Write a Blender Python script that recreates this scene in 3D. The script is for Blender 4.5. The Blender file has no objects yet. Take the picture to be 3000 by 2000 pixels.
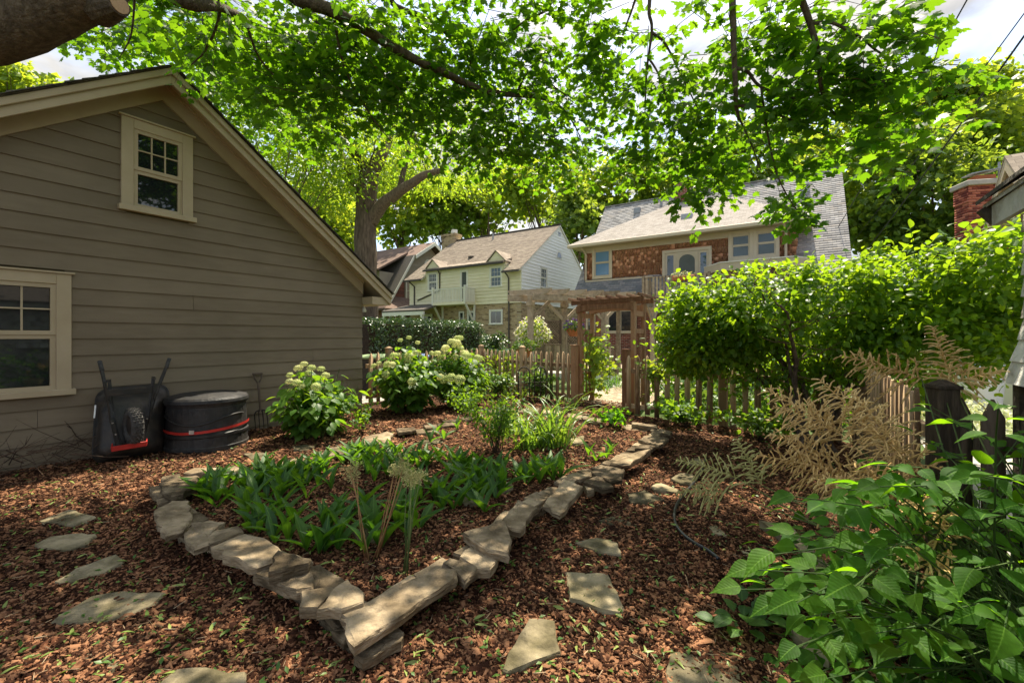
import bpy, math, random
import numpy as np
from mathutils import Vector, Matrix
random.seed(11); RNG = np.random.default_rng(11)
S = bpy.context.scene; COL = S.collection
FPX, H, CX, CY = 1263.0, 1.42, 1500.0, 985.0        # focal length in photo pixels, eye height, principal point
# ------------------------------------------------------------------ camera
cam = bpy.data.cameras.new('camera'); co = bpy.data.objects.new('camera', cam); COL.objects.link(co)
co.location = (0, 0, H); co.rotation_euler = (math.radians(90), 0, 0)
cam.sensor_width = 36; cam.lens = 36 * FPX / 3000; cam.shift_y = -0.005; cam.clip_start = .05; cam.clip_end = 2000
S.camera = co
# ------------------------------------------------------------------ sky, sun, exposure
SUN_AZ, SUN_EL = math.radians(24), math.radians(63)
w = bpy.data.worlds.new('World'); S.world = w; w.use_nodes = True
nt = w.node_tree; nt.nodes.clear(); N = nt.nodes.new; L = nt.links.new
out = N('ShaderNodeOutputWorld'); bg = N('ShaderNodeBackground'); sky = N('ShaderNodeTexSky')
sky.sky_type = 'NISHITA'; sky.sun_disc = False; sky.sun_elevation = SUN_EL; sky.sun_rotation = SUN_AZ
sky.air_density = 1.0; sky.dust_density = 1.5
tc = N('ShaderNodeTexCoord'); mp = N('ShaderNodeMapping'); mp.inputs['Scale'].default_value = (1.6, 1.6, 3.2)
no = N('ShaderNodeTexNoise'); no.inputs['Scale'].default_value = 2.2; no.inputs['Detail'].default_value = 8; no.inputs['Roughness'].default_value = .58
cr = N('ShaderNodeValToRGB'); cr.color_ramp.elements[0].position = .36; cr.color_ramp.elements[1].position = .60
mx = N('ShaderNodeMix'); mx.data_type = 'RGBA'; 
n2 = N('ShaderNodeTexNoise'); n2.inputs['Scale'].default_value = 5.5; n2.inputs['Detail'].default_value = 6
cm = N('ShaderNodeMix'); cm.data_type = 'RGBA'; cm.inputs[6].default_value = (1.9, 1.9, 1.95, 1); cm.inputs[7].default_value = (3.6, 3.45, 3.15, 1)
c2 = N('ShaderNodeValToRGB'); c2.color_ramp.elements[0].position = .35; c2.color_ramp.elements[1].position = .65
L(tc.outputs['Generated'], mp.inputs[0]); L(mp.outputs[0], no.inputs['Vector']); L(no.outputs['Fac'], cr.inputs[0])
L(mp.outputs[0], n2.inputs['Vector']); L(n2.outputs['Fac'], c2.inputs[0]); L(c2.outputs[0], cm.inputs[0]); L(cm.outputs[2], mx.inputs[7]); L(cr.outputs[0], mx.inputs[0]); L(sky.outputs[0], mx.inputs[6]); L(mx.outputs[2], bg.inputs[0])
bg.inputs[1].default_value = .15; L(bg.outputs[0], out.inputs[0])
sl = bpy.data.lights.new('sun', 'SUN'); sl.energy = 5.0; sl.angle = math.radians(.55); sl.color = (1, .90, .72)
so = bpy.data.objects.new('sun', sl); COL.objects.link(so)
SV = Vector((math.cos(SUN_EL) * math.sin(SUN_AZ), math.cos(SUN_EL) * math.cos(SUN_AZ), math.sin(SUN_EL)))
so.rotation_euler = SV.to_track_quat('Z', 'Y').to_euler(); so.location = SV * 60
S.view_settings.view_transform = 'Standard'; S.view_settings.look = 'None'
S.view_settings.exposure = 1.18; S.view_settings.gamma = 1
S.render.engine = 'CYCLES'; c = S.cycles
c.use_denoising = True; c.max_bounces = 7; c.diffuse_bounces = 4; c.glossy_bounces = 3; c.transmission_bounces = 5
c.transparent_max_bounces = 4; c.sample_clamp_indirect = 6; c.caustics_reflective = False; c.caustics_refractive = False

# ------------------------------------------------------------------ helpers
def W(px, py, Y): return Vector(((px - CX) / FPX * Y, Y, H + (CY - py) / FPX * Y))
def G(px, py, z=0.0):
    Y = FPX * (H - z) / (py - CY); return Vector(((px - CX) / FPX * Y, Y, z))
def V2(x, y): return Vector((x, y, 0))
UP = Vector((0, 0, 1))

def nodes(name):
    m = bpy.data.materials.new(name); m.use_nodes = True; t = m.node_tree
    return m, t, t.nodes['Principled BSDF'], t.nodes['Material Output']
def pm(name, c1, c2, scale=6, rough=.8, bump=.3, stretch=(1, 1, 1), detail=6, objr=.5, spec=.3, metal=0, third=None, bscale=None, patch=None):
    """procedural surface: two or three colours mixed by noise and by object, fine bump"""
    m, t, b, o = nodes(name); n = t.nodes.new; l = t.links.new
    tcn = n('ShaderNodeTexCoord'); mpn = n('ShaderNodeMapping'); mpn.inputs['Scale'].default_value = stretch
    oi = n('ShaderNodeObjectInfo'); ad = n('ShaderNodeVectorMath'); ad.operation = 'ADD'; l(tcn.outputs['Object'], ad.inputs[0])
    ml = n('ShaderNodeMath'); ml.operation = 'MULTIPLY'; ml.inputs[1].default_value = 37.0; l(oi.outputs['Random'], ml.inputs[0]); l(ml.outputs[0], ad.inputs[1])
    l(ad.outputs[0], mpn.inputs[0])
    nz = n('ShaderNodeTexNoise'); nz.inputs['Scale'].default_value = scale; nz.inputs['Detail'].default_value = detail; nz.inputs['Roughness'].default_value = .62
    l(mpn.outputs[0], nz.inputs['Vector'])
    at = n('ShaderNodeAttribute'); at.attribute_name = 'rnd'
    su = n('ShaderNodeMath'); su.operation = 'ADD'; l(oi.outputs['Random'], su.inputs[0]); l(at.outputs['Fac'], su.inputs[1])
    fr = n('ShaderNodeMath'); fr.operation = 'FRACT'; l(su.outputs[0], fr.inputs[0])
    mr = n('ShaderNodeMath'); mr.operation = 'MULTIPLY_ADD'; mr.inputs[1].default_value = objr; mr.inputs[2].default_value = -objr / 2; l(fr.outputs[0], mr.inputs[0])
    s2 = n('ShaderNodeMath'); s2.operation = 'ADD'; l(nz.outputs['Fac'], s2.inputs[0]); l(mr.outputs[0], s2.inputs[1])
    rp = n('ShaderNodeValToRGB'); e = rp.color_ramp.elements
    e[0].position = .3; e[0].color = (*c1, 1); e[1].position = .7; e[1].color = (*c2, 1)
    if third:
        q = e.new(.5); q.color = (*third, 1)
    l(s2.outputs[0], rp.inputs[0]); l(rp.outputs[0], b.inputs['Base Color'])
    if patch:                                                          # large uneven stains, damp and dirt
        ge = n('ShaderNodeNewGeometry'); pz = n('ShaderNodeTexNoise'); pz.inputs['Scale'].default_value = patch[0]; pz.inputs['Detail'].default_value = 5; l(ge.outputs['Position'], pz.inputs['Vector'])
        pr_ = n('ShaderNodeValToRGB'); pr_.color_ramp.elements[0].position = .38; pr_.color_ramp.elements[1].position = .62; pr_.color_ramp.elements[0].color = (*patch[1], 1); pr_.color_ramp.elements[1].color = (*patch[2], 1); l(pz.outputs['Fac'], pr_.inputs[0])
        mu = n('ShaderNodeMix'); mu.data_type = 'RGBA'; mu.blend_type = 'MULTIPLY'; mu.inputs[0].default_value = 1; l(rp.outputs[0], mu.inputs[6]); l(pr_.outputs[0], mu.inputs[7]); l(mu.outputs[2], b.inputs['Base Color'])
    b.inputs['Roughness'].default_value = rough; b.inputs['Specular IOR Level'].default_value = spec; b.inputs['Metallic'].default_value = metal
    if bump:
        nb = n('ShaderNodeTexNoise'); nb.inputs['Scale'].default_value = bscale or scale * 4; nb.inputs['Detail'].default_value = 5; l(mpn.outputs[0], nb.inputs['Vector'])
        bp = n('ShaderNodeBump'); bp.inputs['Strength'].default_value = bump; bp.inputs['Distance'].default_value = .02
        l(nb.outputs['Fac'], bp.inputs['Height']); l(bp.outputs[0], b.inputs['Normal'])
    return m
def leafmat(name, cd, cl, tr, fac=.45, rough=.42, spec=.35, veins=None):
    m, t, b, o = nodes(name); n = t.nodes.new; l = t.links.new
    at = n('ShaderNodeAttribute'); at.attribute_name = 'rnd'; oi = n('ShaderNodeObjectInfo')
    su = n('ShaderNodeMath'); su.operation = 'ADD'; l(oi.outputs['Random'], su.inputs[0]); l(at.outputs['Fac'], su.inputs[1])
    fr = n('ShaderNodeMath'); fr.operation = 'FRACT'; l(su.outputs[0], fr.inputs[0])
    a = n('ShaderNodeMix'); a.data_type = 'RGBA'; a.inputs[6].default_value = (*cd, 1); a.inputs[7].default_value = (*cl, 1); l(fr.outputs[0], a.inputs[0])
    k = n('ShaderNodeMix'); k.data_type = 'RGBA'; k.inputs[6].default_value = (*tr, 1); k.inputs[7].default_value = (tr[0] * 1.6, tr[1] * 1.25, tr[2] * 1.2, 1); l(fr.outputs[0], k.inputs[0])
    l(a.outputs[2], b.inputs['Base Color']); b.inputs['Roughness'].default_value = rough; b.inputs['Specular IOR Level'].default_value = spec
    ts = n('ShaderNodeBsdfTranslucent'); l(k.outputs[2], ts.inputs[0])
    if veins:                                                          # side veins slanting off a pale midrib, blotches between
        tcn = n('ShaderNodeTexCoord'); sx = n('ShaderNodeSeparateXYZ'); l(tcn.outputs['Object'], sx.inputs[0])
        ab_ = n('ShaderNodeMath'); ab_.operation = 'ABSOLUTE'; l(sx.outputs[0], ab_.inputs[0])
        v1 = n('ShaderNodeMath'); v1.operation = 'MULTIPLY_ADD'; v1.inputs[1].default_value = -veins[1]; l(ab_.outputs[0], v1.inputs[0]); l(sx.outputs[1], v1.inputs[2]) if veins[1] < 5 else None
        v2 = n('ShaderNodeMath'); v2.operation = 'MULTIPLY'; v2.inputs[1].default_value = veins[0] * 6.283; l(v1.outputs[0], v2.inputs[0])
        v3 = n('ShaderNodeMath'); v3.operation = 'SINE'; l(v2.outputs[0], v3.inputs[0])
        bp = n('ShaderNodeBump'); bp.inputs['Strength'].default_value = .14; bp.inputs['Distance'].default_value = .01; l(v3.outputs[0], bp.inputs['Height']); l(bp.outputs[0], b.inputs['Normal'])
        nz = n('ShaderNodeTexNoise'); nz.inputs['Scale'].default_value = 5; nz.inputs['Detail'].default_value = 4; l(tcn.outputs['Object'], nz.inputs['Vector'])
        mr = n('ShaderNodeMath'); mr.operation = 'LESS_THAN'; mr.inputs[1].default_value = .012; l(ab_.outputs[0], mr.inputs[0])
        mg = n('ShaderNodeMapRange'); mg.inputs[1].default_value = .3; mg.inputs[2].default_value = .7; mg.inputs[3].default_value = .62; mg.inputs[4].default_value = 1.35; l(nz.outputs['Fac'], mg.inputs[0])
        vs_ = n('ShaderNodeVectorMath'); vs_.operation = 'SCALE'; l(a.outputs[2], vs_.inputs[0]); l(mg.outputs[0], vs_.inputs['Scale'])
        mm = n('ShaderNodeMix'); mm.data_type = 'RGBA'; l(mr.outputs[0], mm.inputs[0]); l(vs_.outputs[0], mm.inputs[6]); mm.inputs[7].default_value = (cl[0] * 2, cl[1] * 1.7, cl[2] * 2, 1); l(mm.outputs[2], b.inputs['Base Color'])
    ms = n('ShaderNodeMixShader'); ms.inputs[0].default_value = fac
    l(b.outputs[0], ms.inputs[1]); l(ts.outputs[0], ms.inputs[2]); l(ms.outputs[0], o.inputs[0])
    return m
def tiled(name, udir, vdir, cols, mortar, bw, bh, msize, rough=.85, bump=.6, noise=.35, offs=.5, squash=1):
    """brick or shingle courses laid along two directions of a wall or roof"""
    m, t, b, o = nodes(name); n = t.nodes.new; l = t.links.new
    ge = n('ShaderNodeNewGeometry'); cb = n('ShaderNodeCombineXYZ')
    for i, d in enumerate((udir, vdir)):
        dp = n('ShaderNodeVectorMath'); dp.operation = 'DOT_PRODUCT'; dp.inputs[1].default_value = d
        l(ge.outputs['Position'], dp.inputs[0]); l(dp.outputs['Value'], cb.inputs[i])
    br = n('ShaderNodeTexBrick'); br.inputs['Scale'].default_value = 1; br.inputs['Brick Width'].default_value = bw; br.inputs['Row Height'].default_value = bh
    br.inputs['Mortar Size'].default_value = msize; br.inputs['Mortar Smooth'].default_value = .2; br.offset = offs
    br.inputs['Color1'].default_value = (0, 0, 0, 1); br.inputs['Color2'].default_value = (1, 1, 1, 1); br.inputs['Mortar'].default_value = (.5, .5, .5, 1)
    l(cb.outputs[0], br.inputs['Vector'])
    rp = n('ShaderNodeValToRGB'); e = rp.color_ramp.elements; e[0].color = (*cols[0], 1); e[1].color = (*cols[-1], 1)
    for i, cc in enumerate(cols[1:-1]):
        q = e.new((i + 1) / (len(cols) - 1)); q.color = (*cc, 1)
    l(br.outputs['Color'], rp.inputs[0])
    mm = n('ShaderNodeMix'); mm.data_type = 'RGBA'; l(br.outputs['Fac'], mm.inputs[0]); l(rp.outputs[0], mm.inputs[6]); mm.inputs[7].default_value = (*mortar, 1)
    nz = n('ShaderNodeTexNoise'); nz.inputs['Scale'].default_value = 9; nz.inputs['Detail'].default_value = 7
    l(ge.outputs['Position'], nz.inputs['Vector'])
    nn = n('ShaderNodeMapRange'); nn.inputs[3].default_value = 1 - noise; nn.inputs[4].default_value = 1 + noise; l(nz.outputs['Fac'], nn.inputs[0])
    mu = n('ShaderNodeVectorMath'); mu.operation = 'SCALE'; l(mm.outputs[2], mu.inputs[0]); l(nn.outputs[0], mu.inputs['Scale'])
    l(mu.outputs[0], b.inputs['Base Color']); b.inputs['Roughness'].default_value = rough; b.inputs['Specular IOR Level'].default_value = .2
    iv = n('ShaderNodeMath'); iv.operation = 'SUBTRACT'; iv.inputs[0].default_value = 1; l(br.outputs['Fac'], iv.inputs[1])
    bp = n('ShaderNodeBump'); bp.inputs['Strength'].default_value = bump; bp.inputs['Distance'].default_value = .012; l(iv.outputs[0], bp.inputs['Height']); l(bp.outputs[0], b.inputs['Normal'])
    return m
def glass(name, col, rough=.03, spec=.9):
    m, t, b, o = nodes(name); n = t.nodes.new; l = t.links.new
    b.inputs['Base Color'].default_value = (*col, 1); b.inputs['Roughness'].default_value = rough; b.inputs['Specular IOR Level'].default_value = spec
    b.inputs['IOR'].default_value = 1.55
    nz = n('ShaderNodeTexNoise'); nz.inputs['Scale'].default_value = 1.7; bp = n('ShaderNodeBump'); bp.inputs['Strength'].default_value = .03
    l(nz.outputs['Fac'], bp.inputs['Height']); l(bp.outputs[0], b.inputs['Normal'])
    return m

class MB:
    def __init__(s): s.v = []; s.f = []
    def add(s, vs, fs):
        k = len(s.v); s.v += [tuple(x) for x in vs]; s.f += [tuple(i + k for i in f) for f in fs]; return s
    def hexa(s, p): return s.add(p, [(0, 3, 2, 1), (4, 5, 6, 7), (0, 1, 5, 4), (1, 2, 6, 5), (2, 3, 7, 6), (3, 0, 4, 7)])
    def box(s, c, d, rz=0):
        x, y = d[0] / 2, d[1] / 2; ca, sa = math.cos(rz), math.sin(rz); r = []
        for zz in (0, d[2]):
            for a, b in ((-x, -y), (x, -y), (x, y), (-x, y)): r.append((c[0] + a * ca - b * sa, c[1] + a * sa + b * ca, c[2] + zz))
        return s.hexa(r)
    def beam(s, a, b, w, h, side=None):
        a, b = Vector(a), Vector(b); d = (b - a).normalized(); x = side.normalized() if side else d.cross(UP)
        if x.length < 1e-3: x = Vector((1, 0, 0))
        x = x.normalized(); y = x.cross(d).normalized(); x = x * w / 2; y = y * h / 2
        return s.hexa([a - x - y, a + x - y, a + x + y, a - x + y, b - x - y, b + x - y, b + x + y, b - x + y])
    def prism(s, pts, vec):
        n = len(pts); vec = Vector(vec); p = [Vector(q) for q in pts]
        return s.add(p + [q + vec for q in p], [tuple(range(n))[::-1], tuple(range(n, 2 * n))] + [(i, (i + 1) % n, n + (i + 1) % n, n + i) for i in range(n)])
    def tube(s, pts, rad, n=6, cap=True):
        p = [Vector(q) for q in pts]; m = len(p); rad = [rad] * m if isinstance(rad, (int, float)) else rad; vs = []; ref = None
        for i in range(m):
            d = (p[min(i + 1, m - 1)] - p[max(i - 1, 0)]).normalized()
            if ref is None: ref = d.orthogonal().normalized()
            x = ref - d * ref.dot(d)
            x = x.normalized() if x.length > 1e-4 else d.orthogonal().normalized(); ref = x; y = d.cross(x)
            for j in range(n):
                a = 2 * math.pi * j / n; vs.append(p[i] + (x * math.cos(a) + y * math.sin(a)) * rad[i])
        fs = [(i * n + j, i * n + (j + 1) % n, (i + 1) * n + (j + 1) % n, (i + 1) * n + j) for i in range(m - 1) for j in range(n)]
        if cap: fs += [tuple(range(n))[::-1], tuple(range((m - 1) * n, m * n))]
        return s.add(vs, fs)
    def lathe(s, c, prof, n=24, sx=1, sy=1, a0=0):
        vs = [(c[0] + r * sx * math.cos(a0 + 2 * math.pi * j / n), c[1] + r * sy * math.sin(a0 + 2 * math.pi * j / n), c[2] + z) for r, z in prof for j in range(n)]
        m = len(prof)
        fs = [(i * n + j, i * n + (j + 1) % n, (i + 1) * n + (j + 1) % n, (i + 1) * n + j) for i in range(m - 1) for j in range(n)]
        fs += [tuple(range(n))[::-1], tuple(range((m - 1) * n, m * n))]
        return s.add(vs, fs)
    def build(s, name, mat, parent=None, smooth=False, bev=0):
        me = bpy.data.meshes.new(name); me.from_pydata(s.v, [], s.f); me.update()
        if smooth: me.shade_smooth() if hasattr(me, 'shade_smooth') else None
        o = bpy.data.objects.new(name, me); me.materials.append(mat); COL.objects.link(o); par(o, parent)
        if bev:
            md = o.modifiers.new('bevel', 'BEVEL'); md.width = bev; md.segments = 1; md.limit_method = 'ANGLE'
        return o
def par(o, parent):
    if parent is None: return
    o.parent = parent
    if parent.type == 'EMPTY': o.matrix_parent_inverse = Matrix.Translation(-Vector(parent.location))
def tag(o, label, cat, group=None, kind=None):
    if kind: o['kind'] = kind
    if label: o['label'] = label
    if cat: o['category'] = cat
    if group: o['group'] = group
    return o
def thing(name, label, cat, loc, group=None):
    o = bpy.data.objects.new(name, None); COL.objects.link(o); o.location = loc; o.empty_display_size = .1
    return tag(o, label, cat, group)
def struct(o): o['kind'] = 'structure'; return o
def stuff(o): o['kind'] = 'stuff'; return o

def mesh_np(name, V, T, mat, rnd=None, smooth=False):
    me = bpy.data.meshes.new(name); me.vertices.add(len(V)); me.vertices.foreach_set('co', np.ascontiguousarray(V, dtype=np.float32).ravel())
    me.loops.add(T.size); me.loops.foreach_set('vertex_index', T.astype(np.int32).ravel())
    me.polygons.add(len(T)); me.polygons.foreach_set('loop_start', np.arange(len(T), dtype=np.int32) * 3)
    if smooth: me.polygons.foreach_set('use_smooth', np.ones(len(T), dtype=bool))
    me.update(calc_edges=True)
    if rnd is not None: me.attributes.new('rnd', 'FLOAT', 'POINT').data.foreach_set('value', rnd.astype(np.float32))
    me.materials.append(mat); return me
def tri(faces):
    r = []
    for f in faces:
        for i in range(1, len(f) - 1): r.append((f[0], f[i], f[i + 1]))
    return np.array(r)
def unit(a): return a / np.maximum(np.linalg.norm(a, axis=-1, keepdims=True), 1e-6)
def frames(tip, nrm):
    y = unit(tip); x = unit(np.cross(y, nrm)); z = np.cross(x, y); return np.stack([x, y, z], axis=2)
def scatter(parent, name, tm, mat, R, pos, size, nobj=300, rest='foliage', smooth=False):
    """the pieces that show largest become objects that share one mesh, the others one joined part"""
    V, T = tm; Np = len(pos)
    if Np == 0: return
    size = np.asarray(size); size3 = size if size.ndim == 2 else np.repeat(size[:, None], 3, 1)
    Y = np.maximum(pos[:, 1], .05); u = CX + FPX * pos[:, 0] / Y; v = CY - FPX * (pos[:, 2] - H) / Y
    key = size3.max(1) / np.linalg.norm(pos - np.array([0, 0, H]), axis=1) * ((u > 0) & (u < 3000) & (v > 0) & (v < 2000) & (pos[:, 1] > .1))
    order = np.argsort(-key); first = [i for i in order[:nobj] if key[i] > 0]
    if first:
        me = mesh_np(name, V, T, mat, smooth=smooth)
        for i in first:
            o = bpy.data.objects.new(name, me); COL.objects.link(o); par(o, parent)
            M = Matrix.Identity(4)
            for a in range(3):
                for b in range(3): M[a][b] = float(R[i, a, b] * size3[i, b])
                M[a][3] = float(pos[i, a])
            o.matrix_basis = M
    sel = np.setdiff1d(np.arange(Np), np.array(first, dtype=int))
    if len(sel):
        vv = np.einsum('nij,nkj->nki', R[sel], V[None] * size3[sel][:, None, :]) + pos[sel][:, None, :]
        tt = T[None] + (np.arange(len(sel)) * len(V))[:, None, None]
        me = mesh_np(rest, vv.reshape(-1, 3), tt.reshape(-1, 3), mat, rnd=np.repeat(RNG.random(len(sel)), len(V)), smooth=smooth)
        o = bpy.data.objects.new(rest, me); COL.objects.link(o); par(o, parent); o['kind'] = 'stuff'
# ---- leaf templates (length 1 along +y, upper face +z)
def ovate(ws, fold=.18, droop=.25, serr=0):
    n = len(ws); v = []
    for i, wd in enumerate(ws):
        t = i / (n - 1); z = -droop * t * t; k = wd * (1 + (serr if i % 2 else -serr))
        v += [(-k, t, z + fold * k), (0, t, z), (k, t, z + fold * k)]
    f = []
    for i in range(n - 1):
        a = 3 * i; f += [(a, a + 1, a + 4, a + 3), (a + 1, a + 2, a + 5, a + 4)]
    return np.array(v, float), tri(f)
def maple(full=True):
    h = [(.06, .02), (.30, -.10), (.26, .06), (.52, .10), (.44, .24), (.60, .42), (.46, .46), (.40, .60), (.24, .50), (.20, .74), (.10, .80), (0, 1.0)] if full else \
        [(.05, 0), (.34, -.05), (.50, .14), (.60, .42), (.24, .48), (0, 1.0)]
    pts = h + [(-x, y) for x, y in h[::-1] if x > 0]
    v = [(0, .3, 0)] + [(x, y, -.30 * abs(x) ** 1.3 - .18 * max(0, y - .3) ** 1.5) for x, y in pts]; n = len(pts)
    f = [(0, i + 1, (i + 1) % n + 1) for i in range(n)]
    v = np.array(v, float); return v, np.array(f)
OV = ovate([.03, .26, .34, .27, .02]); OV4 = ovate([.02, .28, .02], .2, .2); OVS = ovate([.03, .15, .235, .285, .31, .315, .305, .285, .255, .215, .17, .125, .08, .045, .02, .001], .22, .34, .03)
LILY = ovate([.045, .085, .125, .135, .11, .06, .004], .6, .5); LILY2 = ovate([.04, .08, .115, .13, .11, .06, .004], .9, .22)
MAPLE = maple(); MAPLES = maple(False)
TWOQ = (np.array([(-.5, 0, 0), (.5, 0, .1), (.45, .9, -.1), (-.5, 1, 0), (-.1, .2, .5), (.2, .9, .45)], float), np.array([(0, 1, 2), (0, 2, 3), (0, 4, 5)]))

class Fr:                                      # a wall's own frame: s along it, z up, o out of it
    def __init__(s, o, a, n): s.o, s.a, s.n = Vector(o), Vector(a), Vector(n)
    def P(s, x, z, o=0): return s.o + s.a * x + s.n * o + UP * z
    def box(s, m, s0, s1, z0, z1, o0, o1):
        return m.hexa([s.P(s0, z0, o0), s.P(s1, z0, o0), s.P(s1, z0, o1), s.P(s0, z0, o1), s.P(s0, z1, o0), s.P(s1, z1, o0), s.P(s1, z1, o1), s.P(s0, z1, o1)])
def boards(fr, parent, z0, z1, ex, lim, mat, th=.018, gaps=(), name='board', joints={}):
    k = 0; z = z0
    while z < z1 - .01:
        zb = min(z + ex, z1); a0, b0 = lim(z); a1, b1 = lim(zb)
        cuts = sorted((g[0], g[1]) for g in gaps if min(zb, g[3]) - max(z, g[2]) > .25 * ex and g[1] > min(a0, a1) and g[0] < max(b0, b1))
        segs = []; l0, l1 = a0, a1
        for g0, g1 in cuts:
            segs.append((l0, g0, l1, g0)); l0 = l1 = g1
        segs.append((l0, b0, l1, b1))
        if k in joints:
            j = joints[k]; n2 = []
            for q in segs:
                if q[0] < j < q[1]: n2 += [(q[0], j - .002, q[2], j - .002), (j + .002, q[1], j + .002, q[3])]
                else: n2.append(q)
            segs = n2
        for p0, p1, q0, q1 in segs:
            if p1 - p0 < .02: continue
            q0, q1 = (q0, q1) if q1 > q0 + .01 else ((q0 + q1) / 2 - .005, (q0 + q1) / 2 + .005)
            wv = random.uniform(-.0015, .0015); m = MB()
            m.hexa([fr.P(p0, z - .012, 0), fr.P(p1, z - .012, 0), fr.P(p1, z - .012 + wv, th), fr.P(p0, z - .012 - wv, th), fr.P(q0, zb, -.004), fr.P(q1, zb, -.004), fr.P(q1, zb, th * .35), fr.P(q0, zb, th * .35)])
            m.build(name, mat, parent)
        z = zb; k += 1
def window(fr, parent, s0, s1, z0, z1, trim, frame_m, glass_m, cols=1, rows=0, sill=True, sash=True, pr=.045, lower=None, name='window', mid=.5):
    """outer size s0..s1, z0..z1; trim width; upper sash with cols x rows panes, lower sash one pane (or lower=(cols, rows))"""
    m = MB(); a0, a1, b0, b1 = s0 + trim, s1 - trim, z0 + (.03 if sill else trim), z1 - trim
    fr.box(m, s0, a0, z0, z1, 0, pr); fr.box(m, a1, s1, z0, z1, 0, pr); fr.box(m, a0, a1, b1, z1, 0, pr)
    if not sill: fr.box(m, a0, a1, z0, b0, 0, pr)
    wn = m.build(name, frame_m, parent, bev=.004)
    if sill:
        m = MB(); fr.box(m, s0 - .03, s1 + .03, z0 - .035, b0, 0, pr + .04); m.build('sill', frame_m, wn, bev=.004)
    f = min(.045, (a1 - a0) * .09); zm = b0 + (b1 - b0) * mid; gaps = []
    parts = [(zm, b1, cols, max(rows, 1), .012), (b0, zm, *(lower or (1, 1)), .0)] if sash else [(b0, b1, cols, max(rows, 1), .006)]
    for (y0, y1, nc, nr, o) in parts:
        m = MB(); fr.box(m, a0, a0 + f, y0, y1, o - .02, o + .02); fr.box(m, a1 - f, a1, y0, y1, o - .02, o + .02)
        fr.box(m, a0 + f, a1 - f, y0, y0 + f, o - .02, o + .02); fr.box(m, a0 + f, a1 - f, y1 - f, y1, o - .02, o + .02)
        m.build('sash', frame_m, wn)
        pw, ph = (a1 - a0 - 2 * f) / nc, (y1 - y0 - 2 * f) / nr
        for i in range(nc):
            for j in range(nr):
                g = MB(); x0, q0 = a0 + f + i * pw, y0 + f + j * ph
                fr.box(g, x0 + .006, x0 + pw - .006, q0 + .006, q0 + ph - .006, o - .014, o - .004); g.build('pane', glass_m, wn)
        if nc * nr > 1:
            g = MB()
            for i in range(1, nc): fr.box(g, a0 + f + i * pw - .008, a0 + f + i * pw + .008, y0 + f, y1 - f, o - .012, o + .010)
            for j in range(1, nr): fr.box(g, a0 + f, a1 - f, y0 + f + j * ph - .008, y0 + f + j * ph + .008, o - .012, o + .012)
            g.build('muntin', frame_m, wn)
    return wn
# ------------------------------------------------------------------ materials
M = {}
M['soil'] = pm('mulch_soil', (.030, .016, .009), (.12, .062, .034), 55, .95, .9, objr=0, spec=.1, bscale=140)
M['chip'] = pm('bark_chip', (.034, .014, .008), (.30, .155, .085), 30, .9, .3, objr=.85, spec=.1, third=(.120, .050, .026), patch=(1.9, (.60, .58, .56), (1.12, 1.06, 1.0)))
M['lawn'] = pm('lawn', (.035, .07, .012), (.09, .13, .03), 3, .9, .8, objr=0, bscale=60)
M['concrete'] = pm('concrete', (.30, .28, .24), (.46, .43, .37), 2.5, .9, .25, objr=0, bscale=60)
M['paver'] = pm('paver', (.26, .20, .13), (.44, .36, .24), 9, .9, .4, objr=.8)
M['stone'] = pm('limestone', (.11, .085, .058), (.36, .285, .20), 9, .9, 1.0, objr=.5, spec=.12, third=(.235, .185, .13), bscale=24, stretch=(1, 1, 3), patch=(5, (.55, .52, .45), (1.1, 1.08, 1.0)))
M['flag'] = pm('flagstone', (.11, .093, .062), (.32, .27, .185), 8, .92, .8, objr=.5, spec=.12, third=(.215, .182, .125), bscale=30, patch=(4.5, (.50, .50, .40), (1.1, 1.08, 1.0)))
M['siding'] = pm('taupe_siding', (.180, .138, .090), (.212, .165, .110), 3, .75, .12, objr=.5, stretch=(1, 1, 6), bscale=40, patch=(.9, (.90, .89, .87), (1.06, 1.05, 1.04)))
M['trim'] = pm('tan_trim', (.40, .31, .195), (.455, .36, .235), 3, .65, .08, objr=.2)
M['roofdark'] = pm('dark_roof', (.045, .040, .036), (.12, .105, .09), 14, .95, .6, objr=.3)
M['pane'] = glass('window_pane', (.012, .014, .016))
M['panel_dark'] = pm('room_dark', (.01, .01, .01), (.03, .028, .025), 2, .9, 0)
M['blackp'] = pm('black_plastic', (.012, .012, .013), (.034, .034, .035), 5, .55, .3, objr=.2, spec=.4, patch=(9, (.7, .7, .7), (1.5, 1.35, 1.2)))
M['steel'] = pm('black_steel', (.010, .010, .011), (.030, .028, .026), 8, .48, .2, objr=.2, spec=.4, patch=(7, (.7, .7, .7), (1.7, 1.4, 1.15)))
M['rubber'] = pm('tyre', (.035, .033, .03), (.085, .08, .075), 20, .85, .3, objr=0)
M['red'] = pm('red_paint', (.36, .02, .015), (.5, .04, .03), 8, .5, .05, objr=0)
M['bolt'] = pm('zinc', (.35, .35, .35), (.6, .6, .6), 20, .35, 0, metal=.8)
M['handle'] = pm('old_wood', (.05, .035, .025), (.12, .085, .06), 12, .8, .3)
M['picket'] = pm('weathered_picket', (.19, .115, .06), (.48, .33, .195), 7, .9, .5, stretch=(5, 5, .7), objr=.6, third=(.36, .25, .15), bscale=30)
M['picketd'] = pm('dark_picket', (.055, .04, .028), (.17, .125, .085), 7, .9, .5, stretch=(5, 5, .7), objr=.4, bscale=30)
M['cedar'] = pm('cedar_post', (.16, .075, .035), (.34, .19, .10), 6, .85, .45, stretch=(4, 4, .7), objr=.5, bscale=30)
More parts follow.
